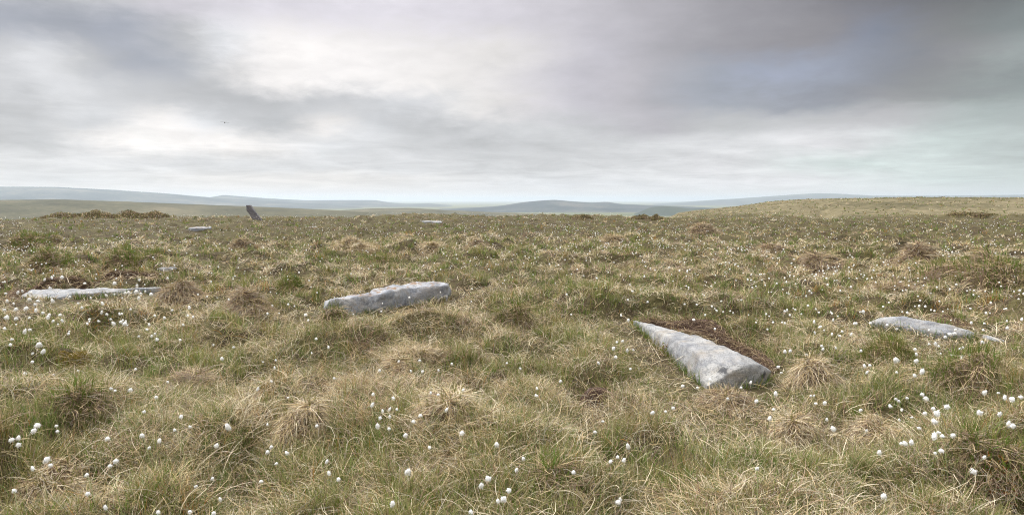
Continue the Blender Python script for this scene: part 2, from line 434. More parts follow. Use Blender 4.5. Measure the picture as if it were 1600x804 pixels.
def peat_mat():
    m, n = mat('bare_peat')
    v = n.n('ShaderNodeNewGeometry').outputs['Position']
    a = n.noise(v, 38, 7, .8)
    p = n.n('ShaderNodeBsdfPrincipled'); p.inputs['Roughness'].default_value = .9
    n.link(n.ramp(a, [(.3, (.024, .013, .009)), (.5, (.075, .038, .024)), (.7, (.15, .082, .054))]), p.inputs['Base Color'])
    bp = n.n('ShaderNodeBump'); bp.inputs['Strength'].default_value = .9; bp.inputs['Distance'].default_value = .03
    n.link(a, bp.inputs['Height']); n.link(bp.outputs[0], p.inputs['Normal'])
    return finish(m, n, p.outputs[0])
M_PEAT = peat_mat()
def granite(name, base=(.40, .40, .42), stain=None, lichen=.15, seed=0.0, spots=()):
    m, n = mat(name)
    v0 = n.n('ShaderNodeNewGeometry').outputs['Position']
    ad = n.n('ShaderNodeVectorMath', operation='ADD'); n.link(v0, ad.inputs[0]); ad.inputs[1].default_value = (seed, seed * 2, 0)
    v = ad.outputs[0]
    big = n.noise(v, 3.2, 5, .6); midn = n.noise(v, 16, 5, .65); fin = n.noise(v, 75, 4, .75)
    vo = n.n('ShaderNodeTexVoronoi'); vo.inputs['Scale'].default_value = 70; n.link(v, vo.inputs['Vector'])
    b = np.array(base)
    c = n.ramp(big, [(.32, tuple(b * (.50, .53, .60))), (.5, tuple(b)), (.64, tuple(np.minimum(b * (1.38, 1.34, 1.25), .8)))])
    c = n.mix(n.rng(midn, .40, .62, 0, .55), c, tuple(b * 1.35) + (1,))
    c = n.mix(n.rng(fin, .51, .62, 0, .7), c, tuple(b * (.30, .30, .33)) + (1,))
    c = n.mix(n.rng(vo.outputs['Distance'], .0, .32, .45, 0), c, (.50, .49, .47, 1))
    c = n.mix(n.rng(n.noise(v, 4.2, 5, .65), .50, .66, 0, .45), c, tuple(b * (1.05, .86, .62)) + (1,))
    mp = n.n('ShaderNodeMapping'); n.link(v, mp.inputs['Vector']); mp.inputs['Scale'].default_value = (14, 5, 30)
    c = n.mix(n.rng(n.noise(mp.outputs[0], 1.0, 6, .7), .52, .64, 0, .55), c, tuple(b * (.42, .45, .52)) + (1,))
    dk = n.math('MULTIPLY', n.rng(n.noise(v, 5.5, 6, .7), .56, .62, 0, 1), n.rng(midn, .40, .52, .2, 1))
    c = n.mix(n.math('MULTIPLY', dk, min(1, lichen * 4)), c, (.055, .055, .06, 1))
    for (sx_, sr_) in spots:        # a black crust of lichen with a ragged edge
        ds = n.n('ShaderNodeVectorMath', operation='DISTANCE'); n.link(v0, ds.inputs[0]); ds.inputs[1].default_value = tuple(sx_)
        q = n.math('ADD', ds.outputs['Value'], n.math('MULTIPLY', n.math('SUBTRACT', fin, .5), .10))
        q = n.math('ADD', q, n.math('MULTIPLY', n.math('SUBTRACT', midn, .5), .12))
        c = n.mix(n.rng(q, sr_ * .8, sr_ * 1.05, .85, 0), c, (.035, .036, .042, 1))
    if stain:
        geo = n.n('ShaderNodeNewGeometry'); sp_ = n.n('ShaderNodeSeparateXYZ'); n.link(geo.outputs['Normal'], sp_.inputs[0])
        up = n.rng(sp_.outputs[2], .75, .93, 0, 1)
        st = n.math('MULTIPLY', n.rng(n.noise(v, 7.5, 5, .65), .52, .60, 0, .85), up)
        c = n.mix(st, c, (*stain, 1))
    p = n.n('ShaderNodeBsdfPrincipled'); n.link(c, p.inputs['Base Color']); p.inputs['Roughness'].default_value = .85
    p.inputs['Specular IOR Level'].default_value = .25
    bp = n.n('ShaderNodeBump'); bp.inputs['Strength'].default_value = .7; bp.inputs['Distance'].default_value = .018
    n.link(n.math('ADD', midn, n.math('MULTIPLY', fin, .5)), bp.inputs['Height']); n.link(bp.outputs[0], p.inputs['Normal'])
    return finish(m, n, p.outputs[0])

# ------------------------------------------------------------------ ground sheet
def build_ground():
    a_in = np.linspace(-50, 50, 620); a_out = np.linspace(50, 310, 66)[1:-1]
    ang = np.radians(np.concatenate([a_in, a_out])); na = len(ang)
    r = [0.45]
    while r[-1] < 32000:
        q = r[-1]; r.append(q * (1.030 if q < 2 else 1.011 if q < 30 else 1.012 if q < 130 else 1.016 if q < 300 else 1.06))
    r = np.array(r); nr = len(r)
    A, RR = np.meshgrid(ang, r)
    x = RR * np.sin(A); y = RR * np.cos(A)
    V = np.stack([x, y, terrain(x, y)], 2).reshape(-1, 3)
    V = np.concatenate([V, [[0, 0, tz(0, 0)]]])
    i, j = np.meshgrid(np.arange(nr - 1), np.arange(na), indexing='ij'); j2 = (j + 1) % na
    Q = np.stack([i * na + j, (i + 1) * na + j, (i + 1) * na + j2, i * na + j2], 2).reshape(-1, 4)
    me = mesh_np('ground', V, Q[:, ::-1], None, True)
    bm = bmesh.new(); bm.from_mesh(me); bm.verts.ensure_lookup_table()
    cv_ = bm.verts[len(V) - 1]
    for k in range(na): bm.faces.new((bm.verts[k], bm.verts[(k + 1) % na], cv_))
    bmesh.ops.recalc_face_normals(bm, faces=bm.faces[:])
    bm.to_mesh(me); bm.free()
    for p in me.polygons: pass
    o = link('ground', me, ground_mat()); tag(o, kind='structure')
    return o
build_ground()

# ------------------------------------------------------------------ hills far off: each a ridge with its own distance, length and breadth
M_MOOR = hill_mat('moor_slope', (.035, .036, .022), (.078, .074, .044), (.145, .125, .08), .012)
M_HILL = hill_mat('far_hill', (.004, .011, .014), (.032, .044, .048), (.125, .115, .095), .0030)
M_WOOD = hill_mat('dark_wood', (.018, .028, .020), (.03, .042, .028), (.05, .06, .04), .01)
def ridge(name, D, prof, breadth, mat_, base=-61.0, rough=.04, seed=0, kind='structure'):
    px = np.array([p[0] for p in prof], float); py = np.array([p[1] for p in prof], float)
    xs = np.linspace(px[0], px[-1], max(60, int((px[-1] - px[0]) / 2.5)))
    ys = np.interp(xs, px, py)
    k = 2; pad = np.pad(ys, k, mode='edge'); ys = np.convolve(pad, np.ones(2 * k + 1) / (2 * k + 1), 'valid')
    rows = 26; t = np.linspace(-1, 1, rows)
    V = []
    for ti in t:
        rr = D * (1 + breadth * ti)
        top = EYE + (HOR - ys) / F * D / np.cos(np.arctan((xs - 800) / F)) * 1.0
        e = np.clip(1 - abs(ti), 0, 1); sh = e * e * (3 - 2 * e)
        a = np.arctan((xs - 800) / F)
        X_ = rr * np.sin(a); Y_ = rr * np.cos(a)
        g = (fbm(X_ / (D * .03), Y_ / (D * .03), 60 + seed, 4) - .5) * rough * (top - base) * np.sin(np.pi * e) * 1.2
        g = g + (fbm(X_ / (D * .006), Y_ / (D * .006), 80 + seed, 3) - .5) * rough * .25 * (top - base) * e
        V.append(np.stack([X_, Y_, base + (top - base) * sh + g], 1))
    V = np.concatenate(V); n = len(xs)
    i, j = np.meshgrid(np.arange(rows - 1), np.arange(n - 1), indexing='ij')
    Q = np.stack([i * n + j, i * n + j + 1, (i + 1) * n + j + 1, (i + 1) * n + j], 2).reshape(-1, 4)
    o = link(name, mesh_np(name, V, Q, None, True), mat_); tag(o, kind=kind)
    return o
ridge('moor_slope', 900, [(-400,313),(-100,312.5),(0,312),(100,311.5),(200,314),(300,317.5),(420,322),(520,327),(600,332),(680,342),(760,360)], .45, M_MOOR, -40, .03, 1)
ridge('moor_slope', 1600, [(380,350),(440,338),(520,328.5),(580,325),(640,324.5),(700,328),(760,331),(840,334),(920,340),(1000,352)], .35, M_MOOR, -55, .03, 2)
ridge('hill', 4200, [(560,350),(640,332),(700,326),(745,324),(780,321.5),(815,316),(840,313.5),(866,312),(895,314.5),(925,316.5),(948,315),(970,318.5),(1010,320),(1060,321.5),(1120,324),(1200,335),(1260,350)], .22, M_HILL, -61, .05, 3)
ridge('hill', 6000, [(-500,302),(-150,300),(0,299),(90,298.3),(180,300.5),(260,304),(340,309.5),(420,314),(520,319),(600,325),(700,345)], .22, M_HILL, -61, .05, 4)
ridge('hill', 7200, [(200,330),(290,314),(325,309.5),(352,305.5),(372,307),(420,310),(480,312.8),(540,312.4),(588,312.5),(612,316.5),(640,318),(672,317.2),(700,320.5),(740,324),(800,332),(860,345)], .2, M_HILL, -61, .04, 5)
ridge('hill', 9500, [(900,335),(980,322),(1040,317),(1100,313),(1180,308.5),(1240,305),(1275,303.6),(1310,304.5),(1360,307),(1450,307.5),(1600,307),(1800,308),(2100,315)], .2, M_HILL, -61, .03, 6)
ridge('wooded_hill', 3000, [(960,345),(1000,330),(1015,323),(1036,321),(1055,322.5),(1080,325),(1100,324),(1150,328),(1200,345)], .12, M_WOOD, -61, .05, 7)
ridge('hill', 14000, [(400,322),(560,318.5),(660,317.5),(760,318.5),(900,317),(1000,318),(1150,320),(1300,325)], .12, M_HILL, -61, .03, 8)

# ------------------------------------------------------------------ haze
def build_haze():
    bm = bmesh.new(); bmesh.ops.create_cube(bm, size=1)
    for v in bm.verts: v.co = Vector((v.co.x * 68000, v.co.y * 68000, -75 if v.co.z < 0 else 100))
    me = bpy.data.meshes.new('haze'); bm.to_mesh(me); bm.free()
    m, n = mat('haze_air')
    pv = n.n('ShaderNodeVolumePrincipled'); pv.inputs['Color'].default_value = (.63, .70, .785, 1)
    pv.inputs['Density'].default_value = 1.0e-4; pv.inputs['Anisotropy'].default_value = 0.25
    o = n.n('ShaderNodeOutputMaterial'); n.link(pv.outputs[0], o.inputs['Volume'])
    ob = link('haze', me, m); tag(ob, kind='stuff')
build_haze()

# ------------------------------------------------------------------ stones
def stone(name, hulls, vox, amp, scale, m, label, cat='stone', seed=0, group=None, deep=.3):
    me = bpy.data.meshes.new(name); bm = bmesh.new()
    for h in hulls:
        h = np.array(h); c = h.mean(0)
        b2 = bmesh.new()
        for q in h: b2.verts.new(Vector(q))
        # the buried part
        for q in (h if deep else []):
            s = .96
            b2.verts.new(Vector((c[0] + (q[0] - c[0]) * s, c[1] + (q[1] - c[1]) * s, tz(q[0], q[1]) - deep)))
        bmesh.ops.convex_hull(b2, input=b2.verts[:])
        tmp = bpy.data.meshes.new('tmp'); b2.to_mesh(tmp); b2.free(); bm.from_mesh(tmp); bpy.data.meshes.remove(tmp)
    loose = [v for v in bm.verts if not v.link_faces]; bmesh.ops.delete(bm, geom=loose, context='VERTS')
    bmesh.ops.recalc_face_normals(bm, faces=bm.faces[:])
    bm.to_mesh(me); bm.free()
    o = link(name, me)
    md = o.modifiers.new('r', 'REMESH'); md.mode = 'VOXEL'; md.voxel_size = vox
    ms = o.modifiers.new('s', 'SMOOTH'); ms.factor = .5; ms.iterations = 1
    dg = bpy.context.evaluated_depsgraph_get()
    new = bpy.data.meshes.new_from_object(o.evaluated_get(dg)); o.modifiers.clear(); o.data = new
    bpy.data.meshes.remove(me)
    for v in new.vertices:
        q = v.co * scale + Vector((seed, seed * 1.7, 0))
        d = mnoise.fractal(q, .8, 2.1, 4, noise_basis='PERLIN_ORIGINAL') * amp
        rdg = abs(mnoise.noise(q * .45 + Vector((9, 3, 1)))) * amp * .8
        v.co += v.normal * (d - rdg)
    new.polygons.foreach_set('use_smooth', np.ones(len(new.polygons), bool)); new.update()
    new.materials.clear(); new.materials.append(m)
    c = sum((v.co for v in new.vertices), Vector()) / len(new.vertices); c.z = tz(c.x, c.y)
    new.transform(Matrix.Translation(-c)); o.location = c; new.name = name
    tag(o, label, cat, group)
    return o
def back(pts, dy, dz=0):     # the unseen far side of a stone
    return pts + [np.array([p[0], p[1] + dy, p[2] + dz]) for p in pts if p[2] > .04]
G1 = granite('pale_granite', (.265, .263, .262), None, .10, 0, [(at(1131, 581, .10), .05), (at(1192, 584, .06), .035)])
G2 = granite('blue_grey_granite', (.285, .29, .31), (.20, .115, .055), .12, 4.0)
G3 = granite('white_granite', (.26, .262, .27), None, .05, 8.0)
G4 = granite('dark_lichened_granite', (.17, .158, .166), None, .3, 12.0)
SG = 'fallen granite stones of the old circle'
stone('fallen_stone', STONES['wedge'], .016, .016, 5, G1, 'pale wedge-shaped granite stone with one pointed end beside a cut peat bank', 'stone', 1, SG)
stone('fallen_stone', [back(h, .22, -.03) for h in STONES['long']], .024, .03, 5, G2, 'long blue-grey granite block with stepped rust-stained top lying on the turf', 'stone', 3, SG)
stone('fallen_stone', [back(h, .12, -.02) for h in STONES['left']], .024, .018, 5, G3, 'flat pale slab almost level with the turf at the far left, tapering to the right', 'stone', 5, SG)
stone('fallen_stone', [back(h, .10, -.01) for h in STONES['right']], .022, .014, 5, G3, 'low smooth grey slab half sunk in the grass at the right', 'stone', 7, SG)
def small_slab(px0, px1, py, hpx, m, label, seed, lift=.09):
    x0, y0 = ground_at(px0, py); x1, y1 = ground_at(px1, py); d = math.hypot(x0, y0)
    w = hpx * d * d / (F * EYE)
    w = min(w, 2.0); z0 = tz(x0, y0); pts = []; w = max(w, .2)
    n = 12; zc = tz((x0 + x1) / 2, (y0 + y1) / 2) if True else 0
    for k in range(n):
        a = 2 * math.pi * k / n; q = .75 + .5 * random.random()
        x = (x0 + x1) / 2 + (x1 - x0) / 2 * math.cos(a) * (q if 0 < k != n // 2 else 1); y = y0 + w * .5 * math.sin(a) * q
        pts.append(np.array([x, y, zc + lift * (.6 + .5 * random.random() + (.0 if math.cos(a) > 0 else .3))]))
    return stone('fallen_stone', [pts], max(.03, d * .0012), .012, 5, m, label, 'stone', seed, SG)
small_slab(655, 692, 346, 5, G3, 'pale flat stone showing as a white chip near the skyline, left of centre', 11)
small_slab(302, 325, 358, 2.0, G2, 'small flat stone in the grass below the leaning standing stone', 13, .03)
small_slab(472, 503, 352, 3, G3, 'thin grey sliver of stone flush with far turf between standing stone and pale chip', 15, .05)
small_slab(248, 278, 418, 1.4, G2, 'narrow grey stone lying under the little peat cut above the left slab', 17, .01)
small_slab(1546, 1566, 531, 7, G3, 'small half-buried grey stone right of the low right slab', 19, .02)

# leaning standing stone on the skyline
def standing_stone():
    x, y = ground_at(402, 343); d = math.hypot(x, y); k = d / F; z = tz(x, y)
    def q(px, py, dy): return np.array([x + (px - 402) * k, y + dy, z + (343 - py) * k])
    pts = []
    for dy in (-.16, .16):
        pts += [q(387, 322, dy), q(392.8, 321.7, dy), q(387.8, 329.8, dy), q(396.7, 328, dy), q(408, 341.5, dy), q(395.3, 341, dy), q(403, 348, dy), q(410, 347, dy)]
    return stone('standing_stone', [pts], .04, .035, 2.5, G4, 'dark lichened standing stone leaning to the left on the skyline', 'standing stone', 21, deep=0)
standing_stone()

# ------------------------------------------------------------------ plant colours (albedo)
PAL = {k: np.array(v) for k, v in dict(
 green=(.105,.175,.026), lime=(.19,.245,.045), olive=(.170,.165,.045), dark=(.060,.075,.024), straw=(.55,.43,.25), pale=(.74,.64,.47),
 brown=(.20,.137,.085), pink=(.34,.245,.175), orange=(.36,.19,.045), grey=(.36,.315,.24), umber=(.115,.072,.042)).items()}
def fade_len(x, y):
    """vegetation is short beside the stones and bare in the peat hollows"""
    m = np.ones_like(x)
    for k, pl in PLANS.items():
        m = np.minimum(m, .17 + .83 * sstep(polydist(x, y, pl), .12, .85))
    for k, pl in APRON.items():
        m = np.minimum(m, .42 + .58 * sstep(polydist(x, y, pl), .0, .5))
    return m
def keep_mask(x, y):
    ok = np.ones(len(x), bool)
    for k, pl in PLANS.items(): ok &= polydist(x, y, pl) > (.0 if k == 'wedge' else .03)
    for k, pl in BLINE.items(): ok &= linedist(x, y, pl) > BANKS[k][1] * .55
    return ok
def scatter(n, r0, r1, half=47, p=2.0):
    """polar scatter, denser near the eye (area density ~ r^-p)"""
    u = rng.random(n)
    if p == 2: r = r0 * (r1 / r0) ** u
    else: e = 2 - p; r = (r0 ** e + u * (r1 ** e - r0 ** e)) ** (1 / e)
    a = np.radians(rng.uniform(-half, half, n))
    return r * np.sin(a), r * np.cos(a), r
def choose(weights, names):
    w = np.stack(weights, 1); w = np.maximum(w, 0); w /= w.sum(1, keepdims=True)
    c = np.cumsum(w, 1); u = rng.random((len(w), 1))
    idx = (u > c).sum(1).clip(0, len(names) - 1)
    return idx
NAMES = ['green', 'lime', 'olive', 'dark', 'straw', 'pale', 'brown', 'pink', 'orange', 'grey']
PALA = np.stack([PAL[k] for k in NAMES])
PATCH = []
for px, py, sx, sy, ty in ((730,470,.8,1.3,'p'),(660,520,1.0,.7,'p'),(760,500,.6,.6,'p'),(900,465,1.3,1.2,'g'),(1060,470,1.2,.7,'g'),(1330,465,1.3,1.0,'g'),(1560,468,1.2,.8,'g'),(470,470,.6,.9,'g'),
    (1440,600,.35,.3,'g'),(300,385,4,2.5,'g'),(520,400,3,2,'g'),(130,365,5,4,'g'),(860,395,3,2.5,'g'),(330,560,.7,.5,'g'),(80,560,.6,.5,'g'),(250,640,.5,.4,'g'),(770,590,.6,.4,'g'),(930,560,.6,.5,'g'),
    (560,740,.35,.3,'g'),(870,700,.4,.3,'g'),(1120,700,.35,.3,'g'),(1300,560,.5,.5,'g'),(480,620,.5,.35,'s'),(380,540,.6,.6,'s'),(1000,640,.5,.3,'s'),(1230,640,.35,.3,'s'),(160,600,.6,.4,'s'),(1550,560,.5,.4,'g'),
    (590,355,8,6,'g'),(760,350,8,5,'b'),(1150,350,8,5,'b'),(1280,360,7,5,'s'),(1500,370,6,4,'b'),(950,430,2,1.2,'b'),(1190,420,2.5,1.5,'b'),(1400,350,9,6,'g'),(300,345,10,6,'b'),(470,360,5,4,'b'),(580,610,.5,.3,'b'),(1400,430,1.5,1,'s'),(40,420,1.5,1.5,'g')):
    q_ = at(px, py, 0); PATCH.append((q_[0], q_[1], sx, sy, ty))
def patch_weights(x, y):
    sc = np.maximum(1, np.hypot(x, y) * .05)
    xs_, ys_ = x / sc, y / sc
    # broad patches stay where they are; finer ones fade in near the eye
    def f(s_, sd_): return .55 * fbm(x / s_, y / s_, sd_, 4) + .45 * fbm(x / (s_ * 3.5), y / (s_ * 3.5), sd_ + 7, 3)
    g = f(.9, 101); s = f(1.0, 131); b = f(.9, 151); o = fbm(x / .8, y / .8, 171, 2)
    G_ = sstep(g, .44, .58); S_ = sstep(s, .45, .58); B_ = sstep(b, .52, .62); O_ = sstep(o, .66, .78)
    rr_ = np.hypot(x, y)
    for (ax, ay, sx, sy, ty) in PATCH:
        e = np.exp(-((x - ax) / sx) ** 2 - ((y - ay) / sy) ** 2)
        if ty == 'g': G_ = np.maximum(G_, e); S_ = S_ * (1 - .85 * e); B_ = B_ * (1 - .8 * e)
        elif ty == 'p': B_ = np.maximum(B_, e); S_ = np.maximum(S_, .8 * e); G_ = G_ * (1 - .9 * e)
        elif ty == 's': S_ = np.maximum(S_, e); G_ = G_ * (1 - .7 * e)
        elif ty == 'b': B_ = np.maximum(B_, e); G_ = G_ * (1 - .6 * e)
    return [.75 + 3.9 * G_, .10 + 1.3 * G_ * (1 - S_), 1.0 + .9 * G_, .35 + .3 * G_, .25 + 1.9 * S_, .05 + .8 * S_, .20 + 1.5 * B_, .08 + 1.2 * B_, .03 + .5 * O_, .12 + .5 * S_]

# ------------------------------------------------------------------ turf: nobody could count it
acc_t = Acc()
def tufts(nt, r0, r1, per, segs, wmin, wpx, Lk=1.0, p=2.0):
    x, y, r = scatter(nt, r0, r1, p=p)
    k = keep_mask(x, y); x, y, r = x[k], y[k], r[k]
    cr = crease(x, y); k = rng.random(len(x)) < .16 + 1.2 * sstep(cr, .08, .40)
    x, y, r, cr = x[k], y[k], r[k], cr[k]
    wts = patch_weights(x, y)
    up = sstep(cr, .25, .7)
    for q_ in (4, 5, 7): wts[q_] = wts[q_] * (.5 + 1.0 * up)
    for q_ in (0, 3): wts[q_] = wts[q_] * (1.35 - .6 * up)
    idx = choose(wts, NAMES)
    dry = np.isin(idx, [4, 5, 6, 7, 9])
    n = len(x); cnt = per
    lean = rng.uniform(0, 2 * np.pi, n); tl = rng.uniform(.6, 1.35, n)
    I = np.repeat(np.arange(n), cnt); m = len(I)
    sig = np.where(dry, .060, .040)[I] * (1 + r[I] * .012)
    bx = x[I] + rng.normal(0, 1, m) * sig; by = y[I] + rng.normal(0, 1, m) * sig
    ok = np.ones(m, bool)
    for kk, pl in PLANS.items(): ok &= polydist(bx, by, pl) > (-.02 if kk != 'wedge' else -.0)
    I, bx, by = I[ok], bx[ok], by[ok]; m = len(I)
    d = dry[I] ; br = r[I]
    fl = fade_len(bx, by)
    L = np.where(d, rng.uniform(.07, .20, m), rng.uniform(.06, .18, m)) * tl[I] * fl * Lk
    phi = np.where(rng.random(m) < .55, lean[I] + rng.normal(0, .7, m), rng.uniform(0, 2 * np.pi, m))
    th0 = np.where(d, rng.uniform(.2, 1.1, m), np.abs(rng.normal(0, .28, m)))
    th1 = th0 + np.where(d, rng.uniform(.6, 2.2, m), rng.uniform(.15, 1.0, m))
    curl = np.where(d, rng.normal(0, 1.1, m), rng.normal(0, .35, m))
    w = np.maximum(wmin * rng.uniform(.7, 1.4, m), wpx * br)
    # strays of other colours inside a tuft
    ii = idx[I].copy(); sw = rng.random(m) < .24
    ii[sw] = rng.choice([0, 0, 2, 4, 5, 6, 6, 7, 8], sw.sum())
    col = PALA[ii] * rng.uniform(.62, 1.38, (m, 1)) * (1 + rng.normal(0, .05, (m, 3)))
    gr = ~np.isin(ii, [4, 5, 6, 7, 9])
    tip = col.copy(); q = gr & (rng.random(m) < .55); tip[q] = col[q] * .45 + PAL['straw'] * .55
    root = np.stack([bx, by, terrain(bx, by) - .012], 1)
    acc_t.add(*blades(root, phi, th0, th1, L, w, curl, rng.uniform(-1.1, 1.1, m), col, segs, tip))
def litter(n, r0, r1, segs, wmin, wpx, p=2.0):
    """dead strands lying about on the moss"""
    x, y, r = scatter(n, r0, r1, p=p)
    k = np.ones(n, bool)
    for kk, pl in PLANS.items(): k &= polydist(x, y, pl) > .03
    dens = fbm(x / .7, y / .7, 201, 3); k &= rng.random(n) < (sstep(dens, .36, .62) * .9 + .1) * (.25 + sstep(crease(x, y), .1, .4))
    x, y, r = x[k], y[k], r[k]; m = len(x)
    c = rng.choice([4, 5, 6, 7, 9], m, p=[.32, .14, .22, .14, .18])
    col = PALA[c] * rng.uniform(.7, 1.25, (m, 1))
    th0 = rng.uniform(.7, 1.45, m); th1 = th0 + rng.uniform(.1, .9, m)
    root = np.stack([x, y, terrain(x, y) + rng.uniform(0, .06, m)], 1)
    L = rng.uniform(.08, .28, m)
    acc_t.add(*blades(root, rng.uniform(0, 6.28, m), th0, th1, L, np.maximum(wmin * rng.uniform(.7, 1.4, m), wpx * r), rng.normal(0, 1.5, m), rng.uniform(-1.2, 1.2, m), col, segs))
def strands(nc, r0, r1, per, segs, wmin, wpx):
    """bleached curly strands lying in swirls over the turf"""
    x, y, r = scatter(nc, r0, r1)
    k = keep_mask(x, y) & (rng.random(nc) < sstep(fbm(x / 1.0, y / 1.0, 231, 3), .42, .60) + .06)
    x, y, r = x[k], y[k], r[k]; n = len(x)
    base = rng.uniform(0, 6.28, n); I = np.repeat(np.arange(n), per); m = len(I)
    bx = x[I] + rng.normal(0, .09, m); by = y[I] + rng.normal(0, .09, m)
    ok = np.ones(m, bool)
    for kk, pl in PLANS.items(): ok &= polydist(bx, by, pl) > .05
    I, bx, by = I[ok], bx[ok], by[ok]; m = len(I)
    th0 = rng.uniform(.3, 1.2, m); th1 = th0 + rng.uniform(.6, 1.9, m)
    c = rng.choice([4, 5, 7, 9], m, p=[.38, .34, .12, .16])
    root = np.stack([bx, by, terrain(bx, by) + rng.uniform(0, .05, m)], 1)
    acc_t.add(*blades(root, base[I] + rng.normal(0, .8, m), th0, th1, rng.uniform(.09, .26, m) * fade_len(bx, by), np.maximum(wmin * rng.uniform(.7, 1.4, m), wpx * r[I]),
        rng.normal(0, 2.0, m), rng.uniform(-1.2, 1.2, m), PALA[c] * rng.uniform(.75, 1.2, (m, 1)), segs))
strands(6500, 1.9, 9, 9, 6, .0034, .00055)
strands(6000, 9, 28, 8, 5, .0045, .00065)
tufts(17500, 1.9, 9, 29, 4, .0030, .0005)
litter(36000, 1.9, 9, 4, .0036, .0006)
tufts(11000, 9, 26, 24, 3, .0042, .00062)
litter(28000, 9, 26, 3, .004, .0007)
tufts(8500, 26, 112, 16, 3, .006, .00062, 1.0, 2.0)
tufts(7000, 100, 262, 9, 2, .01, .00075, 1.5, 1.4)
def fringe(key, n):
    pl = np.array(PLANS[key]); q = np.roll(pl, -1, 0); ln = np.hypot(*(q - pl).T); c = np.r_[0, np.cumsum(ln)]
    u = rng.uniform(0, c[-1], n); i = np.searchsorted(c, u) - 1; f = ((u - c[i]) / ln[i])[:, None]
    p = pl[i] * (1 - f) + q[i] * f; ctr = pl.mean(0)
    clump = fbm(u * 3.5, u * 0, 611, 3); k = clump > .40; p, clump, u = p[k], clump[k], u[k]; n = len(p)
    o = (p - ctr) / np.hypot(*(p - ctr).T)[:, None]
    p = p + o * rng.normal(.0, .035, n)[:, None]; d = np.hypot(p[:, 0], p[:, 1])
    ci = choose(patch_weights(p[:, 0], p[:, 1]), NAMES); dry = np.isin(ci, [4, 5, 6, 7, 9])
    root = np.stack([p[:, 0], p[:, 1], terrain(p[:, 0], p[:, 1]) - .01], 1)
    th0 = np.abs(rng.normal(.1, .45, n)); th1 = th0 + np.where(dry, rng.uniform(.6, 2.0, n), rng.uniform(.1, .9, n))
    acc_t.add(*blades(root, rng.uniform(0, 6.28, n), th0, th1, rng.uniform(.05, .15, n) * (.5 + clump), np.maximum(.004, .0006 * d), rng.normal(0, .8, n), rng.uniform(-1, 1, n), PALA[ci] * rng.uniform(.75, 1.25, (n, 1)), 4))
for k_, n_ in (('wedge', 2600), ('long', 2200), ('left', 1800), ('right', 1500)): fringe(k_, n_)
turf = link('moor_grass', acc_t.mesh('moor_grass'), M_GRASS); tag(turf, kind='stuff')
print('turf faces', len(turf.data.polygons))

